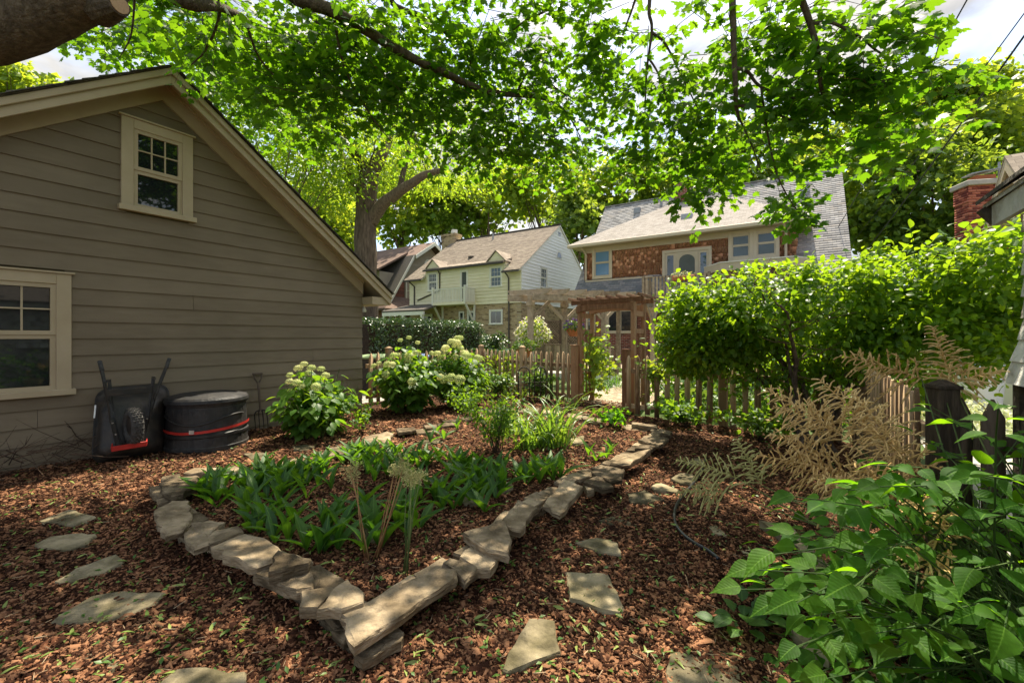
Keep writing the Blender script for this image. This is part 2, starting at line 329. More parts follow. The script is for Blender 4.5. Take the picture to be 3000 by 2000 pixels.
M['greywood'] = pm('grey_timber', (.18, .135, .09), (.42, .335, .235), 5, .9, .45, stretch=(2, 2, 2), objr=.5, third=(.30, .235, .16), bscale=30)
M['cream'] = pm('cream_clapboard', (.68, .61, .42), (.77, .70, .50), 2, .65, .08, objr=.3)
M['white'] = pm('white_clapboard', (.78, .76, .71), (.85, .84, .80), 2, .65, .08, objr=.3)
M['whitetrim'] = pm('white_trim', (.66, .63, .54), (.74, .71, .62), 3, .6, .05)
M['taupe2'] = pm('taupe_lap', (.30, .25, .19), (.36, .305, .24), 2, .75, .1, objr=.3)
M['tan2'] = pm('house_trim', (.46, .385, .27), (.52, .44, .32), 3, .65, .05)
M['cshing'] = pm('cedar_shingle', (.44, .20, .115), (.62, .35, .22), 2, .9, .5, stretch=(4, 4, .8), objr=.35, third=(.54, .26, .145), bscale=30)
M['gutter'] = pm('dark_gutter', (.05, .04, .035), (.09, .075, .065), 5, .5, 0)
M['lead'] = pm('zinc_vent', (.24, .26, .29), (.34, .36, .40), 6, .6, .1)
M['blind'] = glass('window_blind', (.035, .045, .035), .08, .6)
M['bluepane'] = glass('window_blue', (.10, .20, .33), .12, .6)
M['screen'] = pm('door_screen', (.06, .07, .065), (.10, .11, .10), 3, .8, 0)
M['bark'] = pm('maple_bark', (.050, .036, .025), (.17, .125, .088), 9, .95, 1.0, stretch=(3, 3, 1), objr=.1, third=(.10, .072, .05), bscale=26)
M['barkl'] = pm('tree_bark', (.06, .042, .028), (.20, .145, .10), 5, .95, 1.0, stretch=(4, 4, .6), objr=.2, bscale=18)
M['twig'] = pm('twig', (.035, .022, .014), (.10, .062, .04), 12, .9, .2)
M['cutwood'] = pm('sawn_wood', (.22, .12, .06), (.42, .27, .15), 18, .9, .2)
M['stem'] = pm('green_stem', (.07, .11, .03), (.16, .2, .06), 12, .7, .1)
M['gstem'] = pm('leaf_stalk', (.03, .065, .012), (.06, .10, .022), 12, .7, .1)
M['redstem'] = pm('reddish_stem', (.26, .12, .05), (.40, .26, .10), 12, .7, .1)
M['iron'] = pm('rusty_iron', (.012, .010, .009), (.05, .034, .025), 20, .7, .2)
M['hose'] = pm('black_hose', (.008, .008, .009), (.02, .02, .022), 9, .32, .05, spec=.6)
M['plume'] = pm('dry_plume', (.50, .32, .12), (.78, .56, .25), 20, .9, .3, objr=.4)
M['plumeg'] = pm('fresh_plume', (.30, .29, .10), (.50, .46, .19), 20, .9, .3, objr=.4)
M['terra'] = pm('terracotta', (.32, .10, .04), (.45, .16, .07), 8, .8, .2)
M['wire'] = pm('cable', (.008, .008, .008), (.02, .02, .02), 5, .6, 0)
M['lidg'] = pm('green_lid', (.20, .30, .14), (.30, .40, .20), 4, .6, .05)
M['lidb'] = pm('blue_lid', (.10, .17, .36), (.18, .26, .46), 4, .6, .05)
M['tub'] = pm('white_plastic', (.62, .62, .58), (.74, .74, .70), 4, .5, .05)
M['peel'] = pm('peeling_white_shingle', (.30, .26, .21), (.66, .65, .60), 5, .9, .8, objr=.3, third=(.56, .55, .50), bscale=22)
M['rot'] = pm('rotten_timber', (.035, .028, .02), (.14, .11, .075), 8, .95, .8)
M['maple'] = leafmat('maple_leaf', (.024, .074, .007), (.062, .132, .012), (.155, .36, .008), .52)
M['tree2'] = leafmat('yellowgreen_leaf', (.08, .17, .02), (.16, .25, .03), (.32, .52, .02), .58)
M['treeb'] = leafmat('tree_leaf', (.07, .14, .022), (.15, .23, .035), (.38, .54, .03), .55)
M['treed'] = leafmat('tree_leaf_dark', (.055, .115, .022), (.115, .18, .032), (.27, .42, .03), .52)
M['shrub'] = leafmat('shrub_leaf', (.035, .100, .010), (.085, .170, .016), (.26, .46, .012), .52, .4, .3)
M['hedge'] = leafmat('hedge_leaf', (.022, .060, .014), (.055, .110, .024), (.08, .17, .02), .28, .28, .7)
M['lily'] = leafmat('lily_leaf', (.025, .085, .016), (.065, .150, .022), (.14, .34, .012), .42, .42, .35, (16, 9))
M['goat'] = leafmat('broad_leaf', (.025, .090, .010), (.060, .150, .016), (.20, .50, .008), .5, .55, .12, (9, .9))
M['hyd'] = leafmat('hydrangea_leaf', (.035, .105, .016), (.085, .175, .024), (.22, .42, .015), .46, .44, .3, (8, .8))
M['grassy'] = leafmat('blade_leaf', (.06, .15, .025), (.13, .24, .04), (.24, .42, .03), .42, .35, .5)
M['vine'] = leafmat('vine_leaf', (.08, .165, .02), (.15, .24, .03), (.28, .42, .02), .5)
M['ground'] = leafmat('weed_leaf', (.04, .12, .02), (.12, .22, .04), (.18, .32, .03), .35)
M['seed'] = leafmat('samara', (.17, .26, .05), (.30, .36, .10), (.2, .3, .05), .3)
M['varieg'] = leafmat('pale_leaf', (.30, .38, .16), (.55, .58, .36), (.3, .36, .1), .3)
M['hflower'] = leafmat('hydrangea_flower', (.42, .50, .17), (.68, .70, .36), (.5, .55, .2), .3, .8, .1)
M['wflower'] = leafmat('white_flower', (.62, .62, .52), (.80, .80, .72), (.6, .6, .5), .3, .8, .1)
M['pflower'] = leafmat('purple_flower', (.10, .06, .22), (.20, .13, .36), (.2, .1, .3), .3, .8, .1)
M['oflower'] = leafmat('orange_flower', (.60, .16, .02), (.70, .34, .03), (.5, .2, .02), .3, .8, .1)

# ------------------------------------------------------------------ ground
def sheet(name, pts, z, mat):
    m = MB(); m.add([(p[0], p[1], z) for p in pts], [tuple(range(len(pts)))]); return struct(m.build(name, mat))
sheet('ground', [(-400, -60), (400, -60), (400, 600), (-400, 600)], -.03, M['lawn'])
def inpoly(P, poly):
    x, y = P[:, 0], P[:, 1]; r = np.zeros(len(P), bool); n = len(poly)
    for i in range(n):
        x0, y0 = poly[i][:2]; x1, y1 = poly[(i + 1) % n][:2]
        cnd = ((y0 > y) != (y1 > y)) & (x < (x1 - x0) * (y - y0) / ((y1 - y0) if y1 != y0 else 1e-9) + x0); r ^= cnd
    return r
LOT = [(-9, -4), (-9, 5.5), (-3.05, 9.15), (-.75, 11.75), (1.3, 9.4), (1.9, 9.7), (2.75, 8.8), (2.1, 7.85), (4.6, 5.6), (2.45, 2.3), (2.45, -4)]
BEDPX = [(1040, 1850), (900, 1745), (800, 1690), (700, 1615), (590, 1575), (510, 1520), (520, 1425), (600, 1382), (690, 1378), (830, 1365), (960, 1325), (1050, 1311), (1110, 1283), (1190, 1261), (1260, 1255), (1320, 1239), (1440, 1206), (1560, 1201), (1690, 1223), (1760, 1235), (1870, 1253), (1940, 1265), (1920, 1293), (1880, 1308), (1850, 1343), (1780, 1388), (1750, 1411), (1650, 1453), (1525, 1508), (1430, 1573), (1400, 1633), (1350, 1668), (1170, 1773)]
BED = [G(a, b, .06) for a, b in BEDPX]; BZ = .06
def lumps(P, s=1.0):
    x, y = P[:, 0] * s, P[:, 1] * s
    return .012 * (np.sin(x * 3.1 + np.sin(y * 2.3) * 1.7) * np.cos(y * 2.7 + x) + .6 * np.sin(x * 7.3 + 1.3) * np.sin(y * 6.1 + x * 2))
def gz(P): return np.where(inpoly(P, BED), BZ, 0) + lumps(P)
def gzs(x, y): return float(gz(np.array([[x, y]]))[0])
def terrain(name, poly, step, zf, mat):
    xs = np.arange(-9, 5, step); ys = np.arange(-4, 12.2, step); X, Yg = np.meshgrid(xs, ys); P = np.stack([X.ravel(), Yg.ravel()], 1)
    Z = zf(P); nx = len(xs); ij = np.arange((len(ys) - 1) * nx).reshape(len(ys) - 1, nx)[:, :-1].ravel()
    cen = P[ij] + step / 2; ij = ij[inpoly(cen, poly)]
    T = np.concatenate([np.stack([ij, ij + 1, ij + nx + 1], 1), np.stack([ij, ij + nx + 1, ij + nx], 1)])
    us, inv = np.unique(T, return_inverse=True)
    me = mesh_np(name, np.column_stack([P, Z])[us], inv.reshape(T.shape), mat, smooth=True); o = bpy.data.objects.new(name, me); COL.objects.link(o); return struct(o)
terrain('garden_ground', LOT, .12, lambda P: lumps(P), M['soil'])
terrain('bed_soil', BED, .06, lambda P: lumps(P) + BZ, M['soil'])
def chips():
    n = 250000; Y = 1.35 * (11.5 / 1.35) ** RNG.random(n); X = (RNG.random(n) * 2 - 1) * 1.24 * Y; P = np.stack([X, Y], 1)
    ok = inpoly(P, LOT) & (((X + 2.86) * .8354 - (Y - 8.2) * .5497) > .0); P = P[ok]; n = len(P); inb = inpoly(P, BED)
    V = np.array([(-.5, -.5, 0), (.42, -.38, 0), (.5, .5, .0), (-.36, .44, 0), (-.45, -.4, 1), (.36, -.3, .9), (.42, .4, 1), (-.3, .36, .8)], float)
    T = tri([(4, 5, 6, 7), (0, 1, 5, 4), (1, 2, 6, 5), (3, 0, 4, 7)])
    sz = np.clip(RNG.lognormal(-4.05, .5, n), .008, .065) * np.where(RNG.random(n) < .06, 1.6, 1); grow = np.clip(P[:, 1] / 3.5, 1, 2.2)
    s3 = np.stack([sz * grow * RNG.uniform(.22, .7, n), sz * grow, RNG.uniform(.003, .008, n)], 1)
    tip = np.column_stack([RNG.normal(size=(n, 2)), RNG.normal(size=n) * .28]); nr = np.column_stack([RNG.normal(size=(n, 2)) * .33, np.ones(n)])
    pos = np.column_stack([P, gz(P) + RNG.random(n) * .014])
    scatter(None, 'mulch_chip', (V, T), M['chip'], frames(tip, nr), pos, s3, 0, 'mulch_chips')
    tag(bpy.data.objects['mulch_chips'], 'reddish brown bark mulch chips covering the garden ground', 'mulch')
chips()
# driveway, path, lawn beyond
GA = Vector((.5497, .8354, 0)); GN = Vector((.8354, -.5497, 0)); EA = Vector((.84, -.543, 0)); EN = Vector((-.543, -.84, 0))
sheet('driveway', [(-3.2, 9.3), (-1.0, 12.0), (1.6, 16), (3, 19), (-.5, 20.5), (-6.5, 10.5)], -.022, M['concrete'])
path = sheet('path', [(1.55, 9.0), (2.35, 8.2), (5.4, 12.6), (5.0, 14.6), (3.2, 14.8), (2.2, 12)], -.024, M['concrete'])
def pavers():
    for i in range(-1, 26):
        for j in range(-9, 14):
            p = Vector((1.95, 8.75, 0)) + GA * (i * .215 + (j % 2) * .107) + Vector((.8354, -.5497, 0)) * (j * .107 - .0)
            if not inpoly(np.array([[p.x, p.y]]), [(1.62, 9.1), (2.4, 8.35), (5.3, 12.6), (4.9, 14.4), (3.3, 14.6), (2.3, 12)])[0] or p.y > 13.2: continue
            m = MB(); r = random.uniform(-.02, .02); m.box((p.x, p.y, -.02), (.205, .099, .024 + random.random() * .004), math.atan2(GA.y, GA.x) + r); m.build('brick', M['paver'], path)
pavers()
sheet('side_path', [(3.1, 2.6), (5.2, 5.4), (7.6, 8.5), (12, 8.5), (9, 3.2), (6, 2.4)], -.02, M['concrete'])
# ------------------------------------------------------------------ stones
def stone(px, ztop, th, mat, parent=None, name='stone', tilt=.012, rough=1.0, chip=.5):
    p = [G(a, b, ztop) for a, b in px]; n = len(p); ring = []; cen = sum(p, Vector()) / n
    for i in range(n):
        a, b = p[i], p[(i + 1) % n]; d = b - a; k = max(1, min(5, int(d.length / .055)))
        for j in range(k):
            q = a.lerp(b, j / k); nrm = Vector((d.y, -d.x, 0)).normalized(); am = min(.012, d.length * .06) * rough
            ring.append(q + nrm * random.uniform(-am, am) * (1 if j else .3))
    tx, ty = random.uniform(-tilt, tilt), random.uniform(-tilt, tilt); m = len(ring); vs = []
    def lift(q): return (q.x - cen.x) * tx * 3 + (q.y - cen.y) * ty * 3
    bev = min(.010, th * .2)
    for q in ring:
        r = cen + (q - cen) * (1 - .045 * rough * random.random() - .03); vs.append((r.x, r.y, ztop + lift(q) + random.uniform(-.0025, .0025) * rough))
    for q in ring: vs.append((q.x, q.y, ztop - bev * random.uniform(.5, 2) + lift(q)))
    for q in ring:
        r = cen + (q - cen) * random.uniform(.95, 1.02); vs.append((r.x, r.y, ztop - th * random.uniform(.4, .6) + lift(q)))
    for q in ring:
        r = cen + (q - cen) * random.uniform(.93, 1.0); vs.append((r.x, r.y, ztop - th))
    inner = []
    for q in ring:
        r = cen + (q - cen) * .5; vs.append((r.x, r.y, ztop + lift(r) + random.uniform(-.004, .004) * rough))
    vs.append((cen.x, cen.y, ztop + .002))
    f = []
    for i in range(m):
        j = (i + 1) % m
        f += [(i, m + i, m + j, j), (m + i, 2 * m + i, 2 * m + j, m + j), (2 * m + i, 3 * m + i, 3 * m + j, 2 * m + j), (4 * m + i, i, j, 4 * m + j), (5 * m, 4 * m + i, 4 * m + j)]
    f.append(tuple(range(3 * m, 4 * m))[::-1])
    return MB().add(vs, f).build(name, mat, parent)
def flag(label, px, z=.022, th=.05, name='stepping_stone', group='flagstones set in the mulch'):
    return tag(stone(px, z, th, M['flag'], None, name, tilt=.006, rough=.9), label, 'flagstone', group)
flag('diamond shaped flagstone farthest from camera in the left mulch path', [(114, 1525), (161, 1505), (201, 1492), (283, 1512), (223, 1537), (179, 1534)])
flag('grey flagstone with raised edge, second in left mulch path', [(100, 1592), (147, 1568), (223, 1559), (283, 1563), (259, 1586), (210, 1606), (134, 1604)], .035)
flag('long narrow tan flagstone lying askew in left mulch path', [(158, 1702), (223, 1662), (344, 1621), (366, 1644), (308, 1675), (214, 1702), (170, 1708)])
flag('large pointed flagstone crossed by a sun patch, lower left', [(147, 1816), (268, 1746), (366, 1729), (487, 1733), (446, 1769), (357, 1813), (232, 1822), (179, 1822)], .03)
flag('dark shaded flagstone half sunk in mulch near bottom left corner', [(210, 1916), (379, 1849), (437, 1862), (446, 1885), (321, 1970), (268, 1943)])
flag('flagstone cut off by the bottom edge of the picture, left', [(446, 2010), (513, 1956), (603, 1952), (670, 1970), (723, 1965), (714, 2030), (560, 2060)])
flag('small flagstone beside compost bin, left of the pair behind the stone bed', [(714, 1327), (773, 1325), (779, 1338), (735, 1345)])
flag('small flagstone in front of garage hydrangea', [(856, 1306), (897, 1301), (923, 1306), (897, 1317), (859, 1319)])
flag('tall trapezoid flagstone at bottom centre, nearest of the right path', [(1551, 1807), (1625, 1811), (1645, 1907), (1567, 1934), (1487, 1965), (1471, 1961), (1487, 1912)], .026)
flag('broad five sided flagstone second nearest in right path', [(1656, 1675), (1781, 1679), (1812, 1733), (1830, 1778), (1817, 1791), (1759, 1782), (1670, 1751)], .026)
flag('sunlit kite shaped flagstone third in right path', [(1681, 1586), (1750, 1572), (1812, 1590), (1821, 1626), (1754, 1617)])
flag('thin small flagstone fourth in right path', [(1754, 1523), (1795, 1512), (1848, 1528), (1862, 1546), (1804, 1539)])
flag('four cornered flagstone left of the black hose loop', [(1839, 1447), (1888, 1434), (1951, 1463), (1893, 1474), (1848, 1472)])
flag('thin sliver flagstone just above hose loop', [(1908, 1421), (1938, 1414), (1989, 1434), (1982, 1441), (1915, 1432)])
flag('sunlit flagstone beside upper end of black hose', [(1964, 1401), (1992, 1384), (2031, 1387), (2034, 1418), (1992, 1415)])
flag('farthest small flagstone of right path near tan plumes', [(2003, 1351), (2037, 1340), (2065, 1345), (2065, 1365), (2014, 1361)])
flag('large grey flagstone at bottom edge below variegated hosta', [(1945, 1990), (1960, 1905), (2112, 1898), (2165, 1925), (2180, 2010), (2000, 2040)], .026)
flag('long pinkish edging stone under the broad leaved plant', [(2223, 1519), (2312, 1532), (2402, 1626), (2473, 1715), (2446, 1729), (2384, 1670), (2330, 1586)], .06, .08)
flag('pinkish edging stone near bottom right behind hosta', [(2312, 1827), (2402, 1849), (2446, 1894), (2428, 1925), (2357, 1903)], .06, .08)
flag('small tan stone lying right of the hose', [(2076, 1541), (2098, 1538), (2134, 1568), (2090, 1562)])
flag('little half buried stone beneath the hose end', [(2170, 1612), (2200, 1608), (2222, 1622), (2190, 1632)])
for lb, px in (('flat stone amid lily leaves behind the tall seed stalks', [(1031, 1550), (1120, 1541), (1134, 1577), (1049, 1586)]),
               ('flat stone in the bed between lily clumps at centre', [(1348, 1447), (1415, 1452), (1402, 1474), (1360, 1470)]),
               ('flat stone in bed just left of the dense lily clump', [(1442, 1421), (1500, 1407), (1504, 1429), (1446, 1447)]),
               ('flat reddish stone in bed near its left rim', [(1080, 1354), (1152, 1345), (1147, 1367), (1090, 1368)]),
               ('flat sunlit stone in bed right of the day lily', [(1670, 1284), (1710, 1275), (1714, 1297), (1674, 1300)]),
               ('small flat stone in bed at left of dark twiggy shrub', [(1225, 1290), (1290, 1282), (1300, 1296), (1240, 1302)])):
    flag(lb, px, .082, .05, 'bed_stone', 'flat stones inside the bed')
wall = thing('stone_border', 'low dry stacked limestone border around the planted bed', 'stone wall', G(1045, 1930))
TOPS = [([(464, 1412), (504, 1396), (576, 1387), (585, 1420), (536, 1447), (500, 1456), (473, 1429)], .17), ([(435, 1425), (464, 1420), (487, 1447), (464, 1454), (438, 1436)], .14),
 ([(451, 1496), (504, 1465), (554, 1461), (565, 1510), (536, 1550), (482, 1568), (473, 1541)], .17), ([(538, 1563), (563, 1528), (661, 1528), (625, 1554), (612, 1590), (567, 1604)], .17),
 ([(616, 1554), (696, 1537), (714, 1557), (616, 1595)], .165), ([(616, 1599), (714, 1559), (777, 1572), (826, 1608), (799, 1639), (754, 1657), (670, 1630)], .185),
 ([(812, 1610), (913, 1633), (905, 1645), (783, 1680)], .225), ([(741, 1679), (804, 1653), (893, 1657), (920, 1693), (918, 1722), (870, 1728), (795, 1697)], .165),
 ([(880, 1733), (974, 1715), (985, 1722), (930, 1780), (875, 1780)], .165), ([(980, 1718), (1017, 1693), (1067, 1731), (1064, 1762), (1000, 1785), (927, 1785)], .19),
 ([(997, 1802), (1034, 1778), (1295, 1658), (1339, 1664), (1338, 1690), (1037, 1888), (1020, 1870)], .165), ([(1037, 1916), (1168, 1835), (1185, 1849), (1175, 1875), (1061, 1936)], .075),
 ([(1295, 1648), (1315, 1634), (1389, 1651), (1399, 1668), (1362, 1701), (1339, 1680)], .15), ([(1345, 1631), (1382, 1594), (1462, 1631), (1436, 1664), (1396, 1664)], .14),
 ([(1355, 1557), (1456, 1527), (1483, 1524), (1495, 1567), (1493, 1624), (1429, 1608), (1389, 1581)], .195), ([(1470, 1518), (1517, 1460), (1579, 1482), (1523, 1555), (1484, 1541)], .18),
 ([(1590, 1471), (1651, 1401), (1710, 1424), (1640, 1502)], .19), ([(1707, 1410), (1752, 1390), (1799, 1424), (1766, 1429)], .16), ([(1708, 1416), (1740, 1416), (1741, 1434), (1718, 1438)], .13),
 ([(1732, 1379), (1774, 1362), (1830, 1373), (1824, 1404), (1785, 1407)], .17), ([(1785, 1351), (1869, 1323), (1908, 1317), (1847, 1357)], .17), ([(1858, 1312), (1880, 1298), (1922, 1306), (1908, 1315)], .16),
 ([(1869, 1287), (1914, 1276), (1961, 1284), (1931, 1304)], .16), ([(1905, 1256), (1936, 1253), (1972, 1264), (1964, 1273), (1914, 1270)], .12), ([(1850, 1234), (1925, 1245), (1925, 1253), (1852, 1242)], .15),
 ([(1824, 1242), (1908, 1250), (1900, 1262), (1830, 1255)], .09), ([(1707, 1217), (1766, 1225), (1763, 1237), (1707, 1228)], .12), ([(1663, 1209), (1707, 1215), (1700, 1228), (1663, 1218)], .11),
 ([(1420, 1200), (1500, 1193), (1510, 1203), (1430, 1212)], .10), ([(1512, 1196), (1580, 1194), (1575, 1206), (1520, 1206)], .10), ([(1590, 1198), (1650, 1203), (1650, 1213), (1590, 1210)], .10),
 ([(1066, 1280), (1135, 1265), (1153, 1269), (1135, 1294), (1068, 1298)], .12), ([(1162, 1254), (1215, 1249), (1220, 1258), (1166, 1267)], .15), ([(1215, 1256), (1282, 1254), (1284, 1265), (1220, 1269)], .10),
 ([(1240, 1245), (1278, 1242), (1280, 1251), (1246, 1254)], .14), ([(1280, 1240), (1336, 1236), (1338, 1242), (1287, 1249)], .12), ([(1295, 1231), (1345, 1227), (1345, 1233), (1304, 1236)], .13),
 ([(1350, 1222), (1410, 1208), (1415, 1216), (1356, 1230)], .11), ([(933, 1329), (961, 1309), (1054, 1300), (1063, 1303), (1035, 1322), (968, 1335)], .12), ([(773, 1373), (830, 1348), (888, 1341), (891, 1357), (799, 1386)], .13),
 ([(661, 1373), (687, 1364), (712, 1370), (709, 1386), (671, 1388)], .12), ([(537, 1386), (569, 1370), (636, 1368), (642, 1373), (579, 1386)], .12), ([(904, 1348), (942, 1335), (958, 1341), (923, 1357)], .11)]
for px, z in TOPS: stone(px, z, random.uniform(.042, .06) if z > .1 else .045, M['stone'], wall, rough=1.35)
BASE = [(470, 1430), (462, 1470), (480, 1540), (545, 1595), (640, 1635), (740, 1685), (850, 1745), (930, 1815), (1010, 1900), (1045, 1925), (1130, 1870), (1260, 1770), (1370, 1700), (1440, 1655), (1490, 1600), (1540, 1540), (1620, 1490), (1690, 1440), (1770, 1412), (1820, 1385), (1880, 1340), (1925, 1305), (1955, 1285)]
def lower_course():
    pts = [G(a, b, .0) for a, b in BASE]; acc = 0
    for i in range(len(pts) - 1):
        a, b = pts[i], pts[i + 1]; d = (b - a); ln = d.length; k = max(1, round(ln / .24))
        for j in range(k):
            for lay, (zz, th) in enumerate(((.045, .06), (.082, .036), (.115, .032))):
                q = a.lerp(b, (j + .5) / k); dn = d.normalized(); nr = Vector((-dn.y, dn.x, 0))
                c0 = q + nr * random.uniform(.05, .085) + dn * random.uniform(-.06, .06); hl = ln / k * .5 * random.uniform(.8, 1.15); hw = random.uniform(.055, .08)
                px = []
                for (s, t) in ((-1, -1), (0, -1.1), (1, -1), (1, 1), (0, 1.05), (-1, 1)):
                    p = c0 + dn * hl * s * random.uniform(.88, 1.02) + nr * hw * t; px.append((CX + FPX * p.x / p.y, CY + FPX * (H - zz) / p.y))
                stone(px, zz, th, M['stone'], wall, rough=1.6)
lower_course()
# ------------------------------------------------------------------ garage
GC = Vector((-2.86, 8.2, 0)); gf = Fr(GC, -GA, GN)                     # s grows from the far corner towards the camera
gar = thing('garage', 'taupe clapboard garage with tan trim and gable window', 'garage', GC)
PK, SL, HW = 4.75, .73, 3.1
def gl(z):
    d = max(0.0, min(HW, (PK - .1 - z) / SL)); return (HW - d, HW + d)
m = MB(); m.prism([gf.P(0, -.05, -.03), gf.P(0, PK - SL * HW - .03, -.03), gf.P(HW, PK - .03, -.03), gf.P(2 * HW, PK - SL * HW - .03, -.03), gf.P(2 * HW, -.05, -.03)], -GN * 6.2); m.build('wall', M['siding'], gar)
UW, LW = (2.76, 3.51, 3.0, 4.12), (3.94, 4.9, .80, 2.12)
boards(gf, gar, .06 - .1925, PK - .2, .1925, gl, M['siding'], .028, [(UW[0] + .05, UW[1] - .05, UW[2], UW[3]), (LW[0] + .05, LW[1] - .05, LW[2], LW[3])], joints={10: 2.75, 6: 1.0, 14: 4.6, 3: 4.2})
wn = window(gf, gar, *UW, .12, M['trim'], M['pane'], 3, 2, mid=.48)
wn = window(gf, gar, *LW, .12, M['trim'], M['pane'], 3, 2, mid=.52)
wn2 = bpy.data.objects[wn.name]
m = MB(); gf.box(m, UW[0] - .025, UW[1] + .025, UW[3], UW[3] + .02, 0, .065); m.build('window_cap', M['trim'], gar)
m = MB(); gf.box(m, LW[0] - .025, LW[1] + .025, LW[3], LW[3] + .02, 0, .065); m.build('window_cap', M['trim'], gar)
def rl(s, dz=0): return PK - SL * abs(s - HW) + dz
def slab(name, sa, sb, d0, d1, o0, o1, mat, par_=gar, bev=0):
    m = MB(); P = gf.P
    m.hexa([P(sa, rl(sa, d0), o0), P(sb, rl(sb, d0), o0), P(sb, rl(sb, d0), o1), P(sa, rl(sa, d0), o1), P(sa, rl(sa, d1), o0), P(sb, rl(sb, d1), o0), P(sb, rl(sb, d1), o1), P(sa, rl(sa, d1), o1)])
    return m.build(name, mat, par_, bev=bev)
for sa, sb in ((HW, -.42), (HW, 2 * HW + .42)):
    slab('frieze_board', sa, sb * .88 + sa * .12, -.27, -.03, .012, .05, M['trim'])
    slab('frieze_cap', sa, sb * .88 + sa * .12, -.075, -.03, .051, .085, M['trim'])
    rf = slab('roof', sa, sb, -.03, .045, -6.4, .31, M['trim'])
    slab('rake_board', sa, sb, -.155, .045, .312, .345, M['trim'], bev=.004)
    slab('rake_moulding', sa, sb, -.045, .046, .346, .375, M['trim'], bev=.006)
    slab('roof_edge', sa, sb * 1.01, .047, .062, -6.45, .395, M['rot'])
    for k in range(26):                                                # shingle courses, each a lapped strip
        a0 = sa + (sb - sa) * k / 26; a1 = sa + (sb - sa) * (k + 1.12) / 26; mm = MB(); P = gf.P; j = random.uniform(0, .02)
        mm.hexa([P(a0, rl(a0, .063), -6.45), P(a1, rl(a1, .066), -6.45), P(a1, rl(a1, .066), .40 + j), P(a0, rl(a0, .063), .40 + j), P(a0, rl(a0, .068), -6.45), P(a1, rl(a1, .084), -6.45), P(a1, rl(a1, .084), .40 + j), P(a0, rl(a0, .068), .40 + j)])
        mm.build('shingle_course', M['roofdark'], rf)
m = MB(); gf.box(m, -.42, -.0, rl(-.42, -.16), rl(-.42, -.02), -6.4, .31); m.build('soffit', M['trim'], gar)
fl = thing('floodlight', 'twin white bulbs of the floodlight under garage eave', 'floodlight', gf.P(-.02, 1.95, -.15))
m = MB(); m.lathe(gf.P(-.05, 1.98, -.12), [(.01, 0), (.055, .01), (.055, .03), (.01, .04)], 12); m.build('base', M['tub'], fl)
for k in (-1, 1):
    m = MB(); q = gf.P(-.1, 1.96, -.12 + k * .055); m.lathe(q, [(.012, .05), (.02, .03), (.045, -.03), (.05, -.06), (.03, -.075)], 12); m.build('bulb', M['tub'], fl, smooth=True)
# wheelbarrow leaning against the garage, underside out
wx = 3.47
wb = thing('wheelbarrow', 'black wheelbarrow tipped up against the garage wall, underside out', 'wheelbarrow', gf.P(wx, 0, .3))
def wp(a, z, o): return gf.P(wx - (a - .34 * (o - .30)), z, o)
def rrect(hw, z0, z1, o_bot, o_top, r=.13, n=5, taper=1.0):
    pts = []
    for cx_, cz, a0 in ((hw - r, z1 - r, 0), (-hw + r, z1 - r, 90), (-hw + r, z0 + r, 180), (hw - r, z0 + r, 270)):
        for k in range(n + 1):
            a = math.radians(a0 + 90 * k / n); x, z = cx_ + r * math.cos(a), cz + r * math.sin(a); t = (z - z0) / (z1 - z0)
            pts.append(wp(x * (taper + (1 - taper) * t), z, o_bot + (o_top - o_bot) * t))
    return pts
rings = [rrect(.345, .0, .80, .40, .07, .12), rrect(.345, .0, .80, .415, .085, .12), rrect(.325, .02, .78, .425, .10, .12), rrect(.29, .07, .72, .56, .22, .12), rrect(.24, .13, .64, .62, .36, .11), rrect(.1, .3, .48, .58, .44, .05)]
m = MB(); n = len(rings[0]); vs = [p for r in rings for p in r]
fs = [(i * n + j, i * n + (j + 1) % n, (i + 1) * n + (j + 1) % n, (i + 1) * n + j) for i in range(len(rings) - 1) for j in range(n)] + [tuple(range((len(rings) - 1) * n, len(rings) * n))]
m.add(vs, fs).build('tray', M['steel'], wb, smooth=True)
m = MB(); r0 = rings[0] + [rings[0][0]]; m.tube(r0, .011, 6, False).build('rim', M['steel'], wb, smooth=True)
for k in (-1, 1):
    m = MB(); m.beam(wp(.09 * k, .20, .66), wp(.20 * k, .66, .44), .034, .034).beam(wp(.20 * k, .66, .44), wp(.315 * k + .02, 1.06, .16), .03, .03); h = m.build('handle', M['steel'], wb, bev=.003)
    m = MB(); m.tube([wp(.305 * k + .02, 1.02, .185), wp(.335 * k + .02, 1.13, .11)], .021, 10); m.build('grip', M['rubber'], h, smooth=True)
    m = MB(); m.beam(wp(.17 * k, .46, .60), wp(.215 * k, .92, .60), .034, .012).beam(wp(.215 * k, .92, .60), wp(.20 * k, .93, .42), .034, .012).beam(wp(.20 * k, .93, .42), wp(.17 * k, .58, .46), .034, .012); m.build('leg', M['steel'], wb, bev=.003)
    m = MB(); m.beam(wp(.10 * k, .22, .72), wp(.16 * k, .50, .62), .03, .014); m.build('strut', M['steel'], wb)
    for q in ((.12, .35, .69), (.15, .47, .645)):
        m = MB(); m.lathe(wp(q[0] * k, q[1], q[2]), [(.009, -.006), (.009, .006)], 8); m.build('bolt', M['bolt'], wb)
m = MB(); m.beam(wp(-.2, .80, .60), wp(.2, .80, .60), .012, .07); m.build('cross_brace', M['steel'], wb, bev=.003)
m = MB(); m.beam(wp(-.15, .205, .74), wp(.15, .205, .74), .012, .055).beam(wp(-.15, .205, .74), wp(-.15, .23, .66), .012, .05).beam(wp(.15, .205, .74), wp(.15, .23, .66), .012, .05); m.build('wheel_guard', M['red'], wb, bev=.003)
wc = wp(0.03, .42, .70); wheel_pts = []
